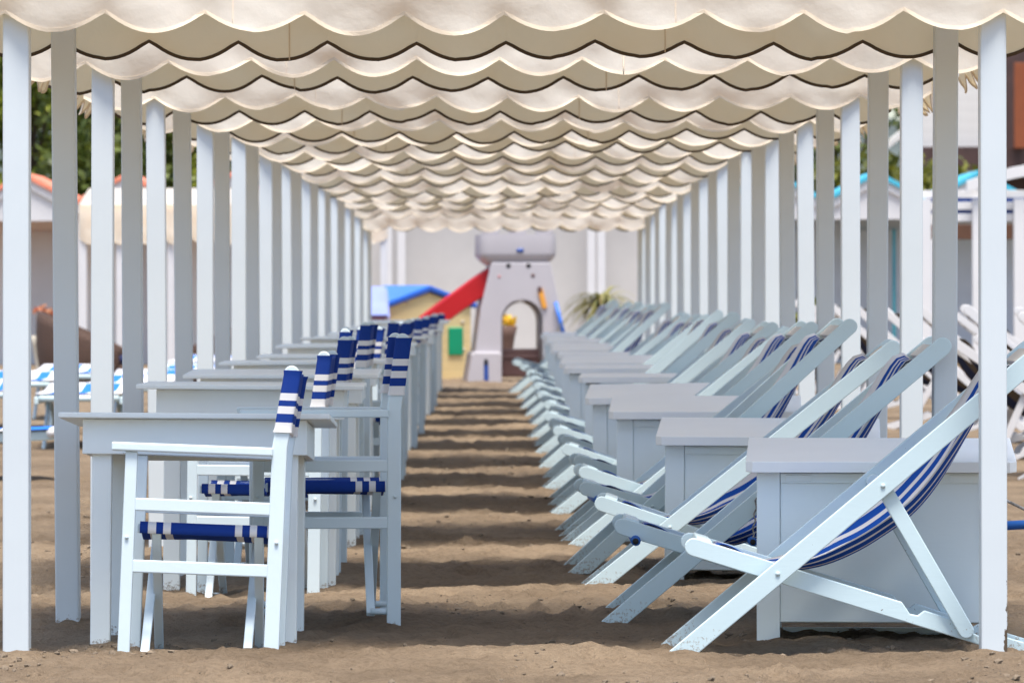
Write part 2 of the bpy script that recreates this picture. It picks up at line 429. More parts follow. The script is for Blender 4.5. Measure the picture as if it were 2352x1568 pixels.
# ------------------------------------------------------------------ shelters
SC = 0.306
def scallop(u):
    s = abs(math.sin(math.pi * u)); e = .02
    return ((math.sqrt(s * s + e) - math.sqrt(e)) / (math.sqrt(1 + e) - math.sqrt(e))) ** .80
def make_valance(n, seed, facing, name='valance', depth=0.060, top=0.30, along='x', dark=False, parent=None, origin=(0, 0, 0), out=-1, phase=0.0, width=None, droop=0.0):
    """a hanging strip n scallops long; out: which side it bellies to"""
    per = 14; cols = n * per; rows = 9; g = []
    rnd = random.Random(seed); amp = [rnd.uniform(.6, 1.3) for _ in range(n + 1)]; cut = [rnd.uniform(.88, 1.1) for _ in range(n + 1)]
    lift = [rnd.uniform(-.006, .006) for _ in range(n + 2)]
    sc = (width / n) if width else SC
    prof = []
    for i in range(cols + 1):
        u = i / per; k = min(int(u), n - 1); s = scallop(u)
        x = (u - n / 2) * sc
        zb = -depth * s * cut[k] + lift[int(round(u))] * .8 + .012 * noise.noise((x * .8, seed * 3.3, 0)) + droop * (x / (n * sc / 2)) ** 2
        prof.append((x, zb, s, amp[k]))
    for j in range(rows + 1):
        t = j / rows; r = []
        for x, zb, s, a in prof:
            z = top + (zb - top) * t
            y = out * (0.004 + 0.030 * a * s * t ** 2.2 + .010 * math.sin(t * math.pi))
            y += .022 * noise.noise((x * 3.1, z * 6, seed)) * (.3 + t) + .007 * abs(noise.noise((x * 4 + z * 9, z * 5 - x * 3, seed + 9))) + .008 * noise.noise((x * 9 + z * 5, z * 13, seed + 5)) * (.3 + t)
            r.append((x, y, z))
        g.append(r)
    if along == 'y': g = [[(-y, x, z) for x, y, z in r] for r in g]
    b = B(); b.grid(g)
    v = b.obj(name, M['canvas'], parent, origin)
    if n > 8:
        for i in (int(cols * (.29 + .05 * amp[0] - .05)), int(cols * (.63 + .08 * amp[1] - .08))):
            sb = B(); sb.grid([[(g[j][i][0] - .0022, g[j][i][1] + q, g[j][i][2]), (g[j][i][0] + .0022, g[j][i][1] + q, g[j][i][2])] for q in (0,) for j in range(rows + 1)] , thick=.0035)
            sb.obj('seam', M['tape'], v)
    # edging tape follows the hem on both faces
    hem = [Vector(p) for p in g[-1]]; up = [Vector(p) for p in g[-2]]
    nrm = Vector((0, 1, 0)) if along == 'x' else Vector((1, 0, 0)); tw = .012 if dark else .011; th = .0022
    t = []
    for i, p in enumerate(hem):
        d = (hem[min(i + 1, len(hem) - 1)] - hem[max(i - 1, 0)]).normalized(); q = nrm.cross(d).normalized()
        if q.z < 0: q = -q
        lo, hi = p - q * .002, p + q * (tw - .002)
        back = (up[i] - p); back = Vector((0, back.y, 0)) if along == 'x' else Vector((back.x, 0, 0)); hi = hi + back * .35
        t.append([lo + nrm * th, hi + nrm * th, hi - nrm * th, lo - nrm * th])
    tb = B(); tb.grid(t, closed=True, smooth=False)
    tb.obj('edging_tape', M['dark_tape'] if dark else M['tape'], v)
    return v

DZ = [0, .004, -.016, -.008, .008, .012, .010, -.005, -.03, -.035, -.055, -.09, -.185]
def make_shelter(k):
    dz = DZ[k]
    lab = {0: 'cream canopy shelter with scalloped valance, nearest of the row', NT - 1: 'cream scalloped canopy shelter at the far end of the row, by the play tower'}.get(
        k, f'cream scalloped canopy shelter on four white posts, {ORD[k]} from the camera')
    s = thing('sun_shelter', lab, 'canopy shelter', (0, T(k), 0), 0, 'canopy shelters in one long row')
    rnd = random.Random(100 + k)
    hs = 1.5
    n = 12
    for yy, front in ((0, True), (DEP, False)):
        for sx in (-1, 1):
            b = B(); b.box((0, 0, 1.0 + dz / 2), (.0805, .088, 2.3 + dz), .006)
            p = b.obj('post', M['post_worn'] if (k == 0 and front and sx == 1) else M['post'], s, (sx * hs + rnd.uniform(-.008, .008), yy, 0))
            p.rotation_euler = (rnd.uniform(-.004, .004), rnd.uniform(-.006, .006), 0)
            if k == 0 and front and sx == 1: p['label'] = 'post with brown paint peeling off its foot'
        b = B(); b.box((0, 0, 0), (2.9, .04, .07), .004); b.obj('beam', M['cream_post'], s, (0, yy, 2.115 + dz))
    for sx in (-1, 1):
        b = B(); b.box((0, 0, 0), (.04, DEP - .1, .05), .004); b.obj('beam', M['cream_post'], s, (sx * hs, DEP / 2, 2.11 + dz))
    W = n * SC
    yf, yb = -.062, DEP + .062
    zt = 2.20 + dz
    rows = []
    for j in range(9):
        t = j / 8; r = []
        for i in range(37):
            u = i / 36; x = (u - .5) * W
            z = zt + .12 * math.sin(math.pi * t) - .02 * math.sin(math.pi * u) * math.sin(math.pi * t) + .01 * noise.noise((x * 2, t * 4, k))
            r.append((x, yf + (yb - yf) * t, z))
        rows.append(r)
    b = B(); b.grid(rows); b.obj('roof', M['roof_canvas'], s)
    ph = 0
    zh = 1.971 + dz + rnd.uniform(-.006, .006)
    f = make_valance(n, 10 * k + 1, -1, parent=s, origin=(rnd.uniform(-.03, .03) if k else 0.0, yf, zh), out=-1, top=zt - zh)
    r_ = make_valance(n, 10 * k + 2, 1, parent=s, origin=(rnd.uniform(-.08, .08) if k else .006, yb, 1.977 + dz + rnd.uniform(-.006, .006)), out=1, dark=True, top=.222, depth=.056)
    for sx in (-1, 1):
        make_valance(6, 10 * k + 4 + sx, 1, parent=s, origin=(sx * W / 2, DEP / 2, 1.968 + dz), out=-sx, along='y', width=yb - yf - .02, top=.232)
    return s
for k in range(NT): make_shelter(k)

# ------------------------------------------------------------------ director's chair (faces -X, near frame at y=-.24)
def make_director():
    root = thing('director_chair', 'x', 'chair', (0, 0, 0), 0, "striped director's chairs along the tables")
    hw = .235; bxt = .030
    for sy in (-1, 1):
        y0 = sy * hw
        b = B(); b.box((-.228, y0, .318), (.038, .024, .716), .004); b.obj('leg', M['chair'], root)
        # rear leg bends back above the arm and ends in a round cap
        out = [(.205, -.04), (.252, -.04), (.253, .70)]
        c = Vector((.228 + bxt, .937)); out += [(.253 + bxt, .937)]
        out += [(c.x + .0235 * math.cos(a), c.y + .0235 * math.sin(a)) for a in [math.pi * i / 8 for i in range(1, 8)]]
        out += [(.2045 + bxt, .937), (.206, .70)]
        b = B(); b.plate(out, y0 - .012, y0 + .012, .004); b.obj('back_post', M['chair'], root)
        b = B(); b.box((-.04, y0, .690), (.50, .052, .027), .005); b.obj('armrest', M['chair'], root)
        b = B(); b.box((-.002, y0, .513), (.42, .019, .040), .004); b.obj('rail', M['chair'], root)
        b = B(); b.box((-.002, y0, .322), (.42, .019, .040), .004); b.obj('rail', M['chair'], root)
        ys = sy * (hw - .040)
        b = B(); b.box((0, ys, .440), (.405, .026, .03), .004); b.obj('seat_rail', M['chair'], root)
        for bx in (-.232, .232):
            b = B(); b.tube([(bx, y0 + sy * .012, .41), (bx, y0 + sy * .018, .41)], .006, 8); b.obj('bolt', M['chair'], root)
    # folding crosses under the seat, before and behind
    for cx in (-.155, .163):
        for sy in (-1, 1):
            off = .011 * sy
            b = B(); b.bar((cx + off, sy * (hw - .015), .012), (cx + off, -sy * (hw - .045), .43), .028, .020, .003, up=(0, 0, 1))
            b.obj('cross_leg', M['chair'], root)
            fx = -.228 if cx < 0 else .228
            b = B(); b.tube([(fx, sy * (hw - .006), .022), (cx + off, sy * (hw - .016), .022)], .011, 8); b.obj('foot_bar', M['chair'], root)
    # seat sling wrapped round the two seat rails
    prof = []
    L = hw - .040; t = .0025
    top = []
    for i in range(25):
        u = -1 + 2 * i / 24; y = u * L; z = .460 - .045 * (1 - u * u) ; top.append((y, z))
    loop = [(-L - .017, .425), (-L - .019, .445), (-L - .012, .461)] + top[1:-1] + [(L + .012, .461), (L + .019, .445), (L + .017, .425), (L + .012, .424), (L + .014, .445), (L + .009, .456)] + [(y, z - .004) for y, z in top[1:-1][::-1]] + [(-L - .009, .456), (-L - .014, .445), (-L - .012, .424)]
    rows = []
    for i in range(29):
        x = -.195 + .398 * i / 28
        rows.append([(x, y, z + .002 * noise.noise((x * 9, y * 9, 1)) - .006 * (abs(i - 14) / 14) ** 2 * (1 - min(1, abs(y) / L))) for y, z in loop])
    b = B(); b.grid(rows, closed=True); b.obj('seat', M['seat_cloth'], root)
    # back cloth: a pocket round each post and a slack panel between them
    zs = [.752 + .193 * i / 14 for i in range(15)]
    b = B()
    for sy in (-1, 1):
        rows = []
        for q, z in enumerate(zs):
            xc = .2295 + bxt * (z - .70) / .225; w, h = .0275, .0165
            fl = .0025 if q in (0, 14) else 0.0
            rows.append([(xc + (w + fl) * math.copysign(abs(math.cos(a)) ** .45, math.cos(a)), sy * hw + (h + fl) * math.copysign(abs(math.sin(a)) ** .45, math.sin(a)), z) for a in [2 * math.pi * i / 20 for i in range(20)]])
        b.grid(rows, closed=True)
    rows = []
    for z in zs:
        xc = .2295 + bxt * (z - .70) / .225 + .010; r = []
        for i in range(21):
            u = -1 + 2 * i / 20
            r.append((xc + .012 * (1 - u * u) + .005 * noise.noise((u * 2, z * 12, 2)), u * (hw - .012), z + .006 * (1 - u * u) * (-1 if z < .84 else -.6)))
        rows.append(r)
    b.grid(rows, thick=.003)
    b.obj('backrest', M['back_cloth'], root)
    return root

chair0 = make_director(); used = [False]
def put_chair(x, y, z, rx=0, ry=0, rz=0, label=''):
    o = chair0 if not used[0] else copy_tree(chair0); used[0] = True
    o.location = (x, y, z); o.rotation_euler = (rx, ry, rz); o['label'] = label
    return o
rnd = random.Random(3)
for k in range(NT):
    c = canopy_word(k)
    jx = 0 if k == 0 else rnd.uniform(-.03, .01)
    # front chair, its near frame just behind the first posts
    fx = [-.957, -.937, -.966, -.99][k] if k < 4 else -.935 - .006 * k + jx
    lab = "blue striped director's chair in front of " + ("the nearest table, tilting backwards" if k == 0 else f"the table under {c}")
    put_chair(fx, T(k) + .30, [-.067, -.06, .0][k] if k < 3 else rnd.uniform(-.045, -.015) - (.014 * (k - 4) if k > 4 else 0), R(-3.2) if k == 0 else R(rnd.uniform(-1.5, .5)), R(2.3) if k == 0 else R(rnd.uniform(-.5, 1.5)), R(rnd.uniform(-2, 2)) if k else 0, lab)
    rx_ = [-.622, -.906, -.90, -.86][k] if k < 4 else -.862 - .012 * (k - 4) + rnd.uniform(-.03, .02)
    lab = "blue striped director's chair standing behind " + ("the nearest table, by the open aisle" if k == 0 else f"the table under {c}")
    put_chair(rx_, T(k) + 1.74, ([.02, -.02, .015, 0][k] if k < 4 else -.02 - .012 * (k - 4)), R(rnd.uniform(-.5, .5)), R(rnd.uniform(-.6, .8)), R(4.2) if k == 0 else R(rnd.uniform(-3, 4)), lab)

# ------------------------------------------------------------------ tables
def make_table():
    root = thing('table', 'x', 'table', (0, 0, 0), 0, 'white tables down one side of the row')
    b = B(); b.box((0, 0, .738), (.872, .80, .018), .004); b.obj('tabletop', M['table'], root)
    ap = .113; zc = .728 - ap / 2
    for y in (-.335, .335):
        b = B(); b.box((0, y, zc), (.722, .022, ap), .003); b.obj('apron', M['table'], root)
    for x in (-.350, .350):
        b = B(); b.box((x, 0, zc), (.021, .646, ap - .004), .003); b.obj('apron', M['table'], root)
    for x in (-.300, .300):
        for y in (-.300, .300):
            b = B(); b.box((x, y, .325), (.064, .045, .802), .004); b.obj('leg', M['table'], root)
    return root
t0 = make_table()
for k in range(NT):
    o = t0 if k == 0 else copy_tree(t0)
    o.location = (px(433, 16.65) if k == 0 else px(450, 16.65) - .004 * k + rnd.uniform(-.025, .025), T(k) + 1.02, -.036 + (0.05 if k else 0) + (rnd.uniform(-.02, .02) if k > 1 else 0))
    o.rotation_euler = (R(-3.6) if k == 0 else R(-.2) if k == 1 else R(rnd.uniform(-1.6, 1.0)), R(.5) if k < 2 else R(rnd.uniform(-.6, .6)), R(rnd.uniform(-1.5, 1.5)))
    o['label'] = 'white wooden table tipped slightly backwards under the nearest canopy' if k == 0 else f'white wooden table in the shade of {canopy_word(k)}'

# ------------------------------------------------------------------ chests
def make_chest():
    root = thing('storage_chest', 'x', 'chest', (0, 0, 0), 0, 'storage chests between the deck chairs')
    W, D, H0, H1 = .80, .50, .543, .588     # lower at the front
    def zt(y): return H0 + (H1 - H0) * (y + D / 2) / D
    for sx in (-1, 1):
        for sy in (-1, 1):
            yy = sy * (D / 2 - .018)
            h = zt(yy) - .004
            b = B(); b.box((sx * (W / 2 - .0375), yy, h / 2 - .03), (.075, .036, h + .06), .003); b.obj('corner_board', M['chest'], root)
    # walls
    b = B(); b.box((0, -D / 2 + .016, .295), (W - .152, .016, .475), .002); b.obj('panel', M['chest'], root)
    b = B(); b.box((0, D / 2 - .016, .305), (W - .152, .016, .49), .002); b.obj('panel', M['chest'], root)
    for sx in (-1, 1):
        b = B(); b.plate([(-D / 2 + .037, .05), (D / 2 - .037, .05), (D / 2 - .037, zt(D / 2 - .037) - .005), (-D / 2 + .037, zt(-D / 2 + .037) - .005)], -.008, .008, .002, Matrix.Translation((sx * (W / 2 - .010), 0, 0)) @ Matrix.Rotation(R(90), 4, 'Z'))
        b.obj('panel', M['chest'], root)
    b = B(); b.box((0, -D / 2 + .013, .522), (W - .153, .026, .032), .002); ra = b.obj('rail', M['chest'], root)
    for sx in (-1, 1):
        b = B(); b.box((sx * .265, -D / 2 - .0015, .522), (.085, .004, .020), .001); b.obj('hinge_plate', M['chest'], ra)
    b = B(); b.box((0, 0, .062), (W - .16, D - .08, .018), .002); b.obj('floor_board', M['chest'], root)
    b = B(); b.box((-.02, D / 2 - .05, .0), (W - .2, .02, .024), .002); b.obj('skid', M['chest'], root)
    # lid with clipped corners, sloping to the front
    l0, l1 = .435, .325
    c = .022
    ol = [(-l0 + c, -l1), (l0 - c, -l1), (l0, -l1 + c), (l0, l1), (-l0, l1), (-l0, -l1 + c)]
    m = Matrix.Translation((0, .01, (H0 + H1) / 2 + .041)) @ Matrix.Rotation(math.atan2(H1 - H0, D), 4, 'X') @ Matrix.Rotation(R(90), 4, 'X')
    b = B(); b.plate([(x, -y) for x, y in ol][::-1], -.036, 0.0, .003, m @ Matrix.Scale(1, 4))
    b.obj('lid', M['lid'], root)
    return root
ch0 = make_chest()
LX = [.79, .598, .48, .436, .434, .384, .40, .41, .39, .42, .40, .41, .40]
LR = [0, .6, -.2, 1.2, .1, .0, .5, -.4, .3, 0, .4, 0, 0]
for k in range(NT):
    o = ch0 if k == 0 else copy_tree(ch0)
    o.location = (LX[k] + .425 + .012, T(k) + (.70 if k == 0 else .86) + .30, [-.005, -.025, -.005, -.008][k] if k < 4 else .015)
    o.rotation_euler = (R([0, 0, 0, 0, -4.2, -4, -1, -4, -2, -4, -3, -4, -3][k]), R([.1, .4, 0, -.9, .1, 0][k]) if k < 6 else R(rnd.uniform(-.4, .4)), R(-3.6) if k == 0 else R(-3.0 + rnd.uniform(-1, 1)))
    o['label'] = 'pale blue storage chest behind the nearest deck chair, sloping lid in full view' if k == 0 else f'pale blue storage chest with sloping lid under {canopy_word(k)}'

# ------------------------------------------------------------------ deck chairs
def curve(pts, n):
    """Catmull-Rom through pts"""
    P = [Vector(p) for p in pts]; P = [P[0] * 2 - P[1]] + P + [P[-1] * 2 - P[-2]]; out = []
    segs = len(P) - 3
    for i in range(n + 1):
        t = i / n * segs; k = min(int(t), segs - 1); t -= k; a, b, c, d = P[k:k + 4]
        out.append(.5 * ((2 * b) + (c - a) * t + (2 * a - 5 * b + 4 * c - d) * t * t + (3 * b - a - 3 * c + d) * t ** 3))
    return out
def make_deck(frame, sling, label, group, footrest=False, cap=True):
    """foot of the back rails at x=0, rails lean towards +x; near rail at y=0, far rail at y=.48"""
    root = thing('deck_chair', label, 'deck chair', (0, 0, 0), 0, group)
    W = .48; tk = .024; w1 = .062
    a = R(39.5); d = Vector((math.cos(a), math.sin(a)))
    A0 = Vector((.0125, 0)) - d * .03; A1 = Vector((.0125, 0)) + d * 1.495
    bl1 = Vector((.311, .246)); bl2 = Vector((.640, .517))
    s2 = R(-17.6); d2 = Vector((math.cos(s2), math.sin(s2))); n2 = Vector((-d2.y, d2.x))
    C0 = bl1 - d2 * .300; C1 = bl1 + d2 * .90
    P1 = Vector((.905, .052))
    for far in (0, 1):
        y0 = W - tk if far else 0.0
        # long back rail: flat cut foot, round head
        nn = Vector((-d.y, d.x)) * (w1 / 2); h = w1 / 2
        out = [A0 - nn + d * .05, A1 - d * h - nn] + [A1 - d * h + (d * math.sin(q) - nn / h * math.cos(q)) * h for q in [math.pi * i / 8 for i in range(1, 8)]] + [A1 - d * h + nn, A0 + nn - d * .03]
        b = B(); b.plate([(v.x, v.y) for v in out], y0, y0 + tk, .003)
        for bl in (bl1, bl2):
            yb = y0 + tk if far else y0
            b.tube([(bl.x, yb, bl.y), (bl.x, yb + (.004 if far else -.004), bl.y)], .0075, 10)
        b.obj('back_rail', M[frame], root)
        # seat rail inside it, with two notches for the prop
        yi = y0 - 2 * tk - .002 if far else y0 + 2 * tk + .002
        L = (C1 - C0).length; hw = .028
        top = [(0.0, hw)]
        def at(t, o): return C0 + d2 * t + n2 * o
        out = [at(hw + hw * math.cos(q), hw * math.sin(q)) for q in [math.pi + math.pi / 2 * i / 4 for i in range(0, 5)]]
        out += [at(L, -hw), at(L, hw * .1), at(L - .06, hw * .7), at(.985, hw * .7), at(.965, -hw * .1), at(.930, hw * .1), at(.915, hw * .8), at(.775, hw * .85), at(.76, hw * .1), at(.735, 0), at(.70, hw), at(hw, hw)]
        out += [at(hw + hw * math.cos(q), hw * math.sin(q)) for q in [math.pi / 2 + math.pi / 2 * i / 4 for i in range(1, 4)]]
        b = B(); b.plate([(v.x, v.y) for v in out], yi, yi + tk, .003); b.obj('seat_rail', M[frame], root)
        # prop between the two
        yp = y0 - tk - .001 if far else y0 + tk + .001
        b = B(); b.plate(rail_outline(bl2 + (bl2 - P1).normalized() * .02, P1 - (bl2 - P1).normalized() * .012, .048), yp, yp + tk - .002, .003); b.obj('prop', M[frame], root)
    def cross(x, z, w, h, ang, y0, y1, name='crossbar', mat=None):
        b = B(); b.box((x, (y0 + y1) / 2, z), (w, y1 - y0, h), .004, Matrix.Rotation(-ang, 4, 'Y')); return b.obj(name, mat or M[frame], root)
    head = Vector((.0125, 0)) + d * 1.415
    nd = Vector((-d.y, d.x))
    hp = head + nd * .012
    cross(hp.x, hp.y, .062, .022, a, tk, W - tk, mat=M['beige_block'] if frame == 'deck' else None)
    sb = Vector((.0125, 0)) + d * 1.335
    cross(sb.x, sb.y, .03, .022, a, tk, W - tk)
    fb = C0 + d2 * .055 + n2 * .022; cross(fb.x, fb.y, .05, .022, s2, 2 * tk + .002 + tk, W - 3 * tk - .002)
    fs = C0 + d2 * .115; cross(fs.x, fs.y, .03, .022, s2, 3 * tk, W - 3 * tk)
    cross(P1.x, P1.y - .004, .022, .022, 0, 2 * tk - .001, W - 2 * tk + .001)
    rb = C0 + d2 * 1.13; cross(rb.x, rb.y, .04, .018, s2, 3 * tk, W - 3 * tk)
    # sling
    pts = [(fs.x - .02, fs.y - .006), (fs.x - .004, fs.y + .026), (.165, .318), (.225, .282), (.300, .256), (.380, .246), (.475, .262), (.581, .305), (.674, .362), (.745, .418), (.810, .490), (.863, .565), (.915, .652), (.962, .740), (sb.x - .012, sb.y + .022), (sb.x + .022, sb.y + .004)]
    cv = curve([(p[0], p[1], 0) for p in pts], 60)
    rows = []
    for i, p in enumerate(cv):
        t = i / 60; pinch = 1 - .06 * math.sin(math.pi * t); r = []
        for j in range(17):
            u = -1 + 2 * j / 16
            y = .24 + u * (.19 if t > .5 else .165 + .025 * t * 2) * pinch
            env = math.sin(math.pi * t) ** .7; lift_ = min(1.0, max(0.0, (t - .22) / .22)); dz = env * (.052 * max(0.0, -u) ** 1.6 * (.45 + .55 * lift_) + .105 * lift_ * max(0.0, u) ** 1.5) + .005 * noise.noise((t * 7, u * 2, 3)) * math.sin(math.pi * t)
            tg = cv[min(i + 1, 60)] - cv[max(i - 1, 0)]; nn = Vector((-tg.y, tg.x, 0)).normalized()
            q = p + nn * dz
            r.append((q.x, y, q.y))
        rows.append(r)
    b = B(); b.grid(rows, thick=.0025); b.obj('sling', M[sling], root)
    if footrest:
        # rolled footrest: one rod under the seat front, one hung from the rails by a cord
        b = B(); b.tube([(.095, -.012, .282), (.095, W + .012, .282)], .017, 12); f = b.obj('footrest_rod', M['blue_tube'], root)
        b = B(); b.tube([(.094, -.0135, .281), (.094, -.012, .281)], .011, 12); b.obj('rod_end', M['dark'], f)
        b = B(); b.tube([(.492, -.012, .275), (.492, W + .012, .275)], .015, 12); f = b.obj('footrest_rod', M['blue_tube'], root)
        b = B(); b.tube([(.492, -.0135, .275), (.492, -.012, .275)], .010, 12); b.obj('rod_end', M['dark'], f)
        for y in (-.006, W + .006):
            pa = [(.506 + .001 * i + .0035 * math.sin(i * 1.3), y + .0035 * math.cos(i * 1.3), .425 - .15 * i / 16) for i in range(17)]
            pb = [(.506 - .001 * i - .0035 * math.sin(i * 1.3), y - .0035 * math.cos(i * 1.3), .425 - .15 * i / 16) for i in range(17)]
            b = B(); b.tube(pa, .0032, 6); b.tube(pb, .0032, 6); b.obj('cord', M['rope'], root)
    return root
dA = make_deck('deck', 'sling', 'x', 'pale blue deck chairs along the chests')
dB = make_deck('deck', 'sling', 'x', 'pale blue deck chairs along the chests', footrest=True)
FX = [.538, .307, .30, .255, .25, .23, .24, .22, .23, .20, .18, .14, .07]
RX = [.350, .293, .303, .27, .24, .26, .24, .24, .22, .22, .20, .15, .10]
for k in range(NT):
    c = canopy_word(k)
    o = dA if k == 0 else copy_tree(dA)
    o.location = (FX[k], T(k) + (.15 if k == 0 else .32), -.012 if k else -.004); o.rotation_euler = (0, R(-.3 if k == 0 else rnd.uniform(-2.6, 1.2)), R(0 if k == 0 else rnd.uniform(-3, 3)))
    o['label'] = 'pale blue deck chair with striped sling in front of ' + ('the nearest chest' if k == 0 else f'the chest under {c}')
    o = dB if k == 0 else copy_tree(dB)
    o.location = (RX[k], T(k) + (1.62 if k == 0 else 1.60), -.008); o.rotation_euler = (0, R(-.4 if k == 0 else rnd.uniform(-2.6, 1.4)), R(0 if k == 0 else rnd.uniform(-3, 3)))
    o['label'] = 'pale blue deck chair with hanging footrest cord behind ' + ('the nearest chest' if k == 0 else f'the chest under {c}')

# blue bar and cord of the next column's chair, carried on legs
b = B(); b.tube([(1.66, 17.95, .305), (2.35, 18.02, .335)], .016, 12)
pr = thing('chair_bar', 'blue tubular chair bar on legs beside the nearest chest, past the worn post', 'chair bar', (0, 0, 0))
b.obj('crossbar', M['blue_tube'], pr)
for xx, dz in ((1.70, .306), (2.30, .332)):
    for s_ in (-1, 1):
        b = B(); b.tube([(xx, 17.98, dz), (xx, 17.98 + .2 * s_, -.02)], .013, 10); b.obj('leg', M['blue_tube'], pr)
b = B(); b.tube([(1.62 + .05 * i, 17.4 + .02 * i, .445 - .022 * i - .0006 * i * i) for i in range(14)], .005, 8)
b.obj('cord', M['rope'], pr)

# ------------------------------------------------------------------ far deck chairs of the next column
dW = make_deck('white_paint', 'dark_sling', 'x', 'white deck chairs beyond the right-hand posts')
yR = [30.4, 33.9, 34.4, 37.3, 40.9, 44.2, 47.5, 50.8, 31.2, 54.0]
wl = ['white deck chair with dark sling beyond the right-hand posts, nearest of its row', 'low white deck chair with dark sling reclined behind the right-hand posts',
      'white deck chair with navy sling just behind the reclined one', 'white deck chair with dark sling, fourth from the front of the far right row',
      'white deck chair with dark sling, fifth along the far right row', 'white deck chair with dark sling, sixth along the far right row',
      'white deck chair with dark sling, seventh along the far right row', 'white deck chair with dark sling, eighth along the far right row',
      'white deck chair with navy sling directly behind the nearest one of the far right row', 'white deck chair with dark sling at the back of the far right row']
for i, y in enumerate(yR):
    o = dW if i == 0 else copy_tree(dW)
    low = i in (1, 8)
    o.location = (4.15 + rnd.uniform(-.06, .06), y + .48, 0); o.rotation_euler = (0, R(6 if low else -1.5 + rnd.uniform(-1, 1)), R(180 + rnd.uniform(-5, 5)))
    o['label'] = wl[i]

wo = ['nearest of the outer row, dark sling', 'second of the outer row, dark sling', 'third of the outer row, dark sling', 'fourth of the outer row, dark sling', 'last of the outer row, dark sling']
for i, y in enumerate((32.6, 36.0, 39.3, 42.6, 46.0)):
    o = copy_tree(dW); o.location = (5.1 + rnd.uniform(-.1, .1), y, 0); o.rotation_euler = (0, R(rnd.uniform(-2, 6)), R(180 + rnd.uniform(-6, 6)))
    o['label'] = f'white deck chair by the pergola side, {wo[i]}'

# ------------------------------------------------------------------ loungers of the left column
def make_lounger(cloth):
    root = thing('sun_lounger', 'x', 'sun lounger', (0, 0, 0), 0, 'blue striped sun loungers beyond the left-hand posts')
    Wd = .60
    def rz_(x): return .36 + (.05 * max(0, (x - 1.3) / .55) ** 1.5 if x > 1.3 else 0)
    for y in (0, Wd):
        b = B(); b.bar((-.02, y, .35), (1.32, y, .35), .03, .055, .008); b.obj('side_rail', M['deck'], root)
        b = B(); b.bar((1.10, y + (.032 if y == 0 else -.032), .352), (1.88, y + (.032 if y == 0 else -.032), .40), .03, .055, .008); b.obj('head_rail', M['deck'], root)
        for sx, x0, x1 in ((0, .30, .95), (1, 1.55, .75)):
            yy = y + (.03 if y == 0 else -.03) * (1 + sx)
            b = B(); b.bar((x0, yy, -.02), (x1, yy, .34), .024, .05, .005); b.obj('leg', M['deck'], root)
    rows = []
    for i in range(38):
        x = .03 + 1.82 * i / 37
        z = .402 if x < 1.12 else .402 + (x - 1.12) * .05
        rows.append([(x, -.012 + (Wd + .024) * j / 10, z + .012 * math.sin(math.pi * i / 5.3) * 0 - .006 * math.sin(math.pi * j / 10) * math.sin(math.pi * i / 37)) for j in range(11)])
    b = B(); b.grid(rows, thick=.003); b.obj('sling', M[cloth], root)
    b = B(); b.tube([(1.865, -.01, .415), (1.865, Wd + .01, .415)], .03, 14); b.obj('end_roll', M['white_paint'], root)
    b = B(); b.tube([(.01, .02, .365), (.01, Wd - .02, .365)], .022, 12); b.obj('crossbar', M['deck'], root)
    return root
lg = make_lounger('lounger_cloth')
lg.location = (-2.66 - 1.88, 30.5, -.10); lg.rotation_euler = (0, R(1), R(2))
lg['label'] = 'blue and white striped sun lounger lying crosswise, front one beyond the left-hand posts'
lh = make_lounger('lounger_cloth_long')
LL = [(36.6, -2.70, 'second one back beyond the left-hand posts'), (39.9, -2.64, 'third one back beyond the left-hand posts'), (43.2, -2.70, 'fourth one back beyond the left-hand posts'),
      (46.5, -2.62, 'fifth one back beyond the left-hand posts'), (49.8, -2.66, 'nearest to the wicker seats'),
      (34.2, -3.62, 'front one of the outer column at the left edge'), (37.6, -3.55, 'second of the outer column at the left edge'), (41.0, -3.58, 'third of the outer column at the left edge'), (44.6, -3.5, 'last of the outer column, before the left wicker seat')]
for i, (y, xr, lb) in enumerate(LL):
    o = lh if i == 0 else copy_tree(lh)
    o.location = (xr, y, rnd.uniform(-.03, .02)); o.rotation_euler = (R(rnd.uniform(-1, 1)), 0, R(90 + rnd.uniform(-4, 4)))
    o['label'] = f'blue and white striped sun lounger, {lb}'

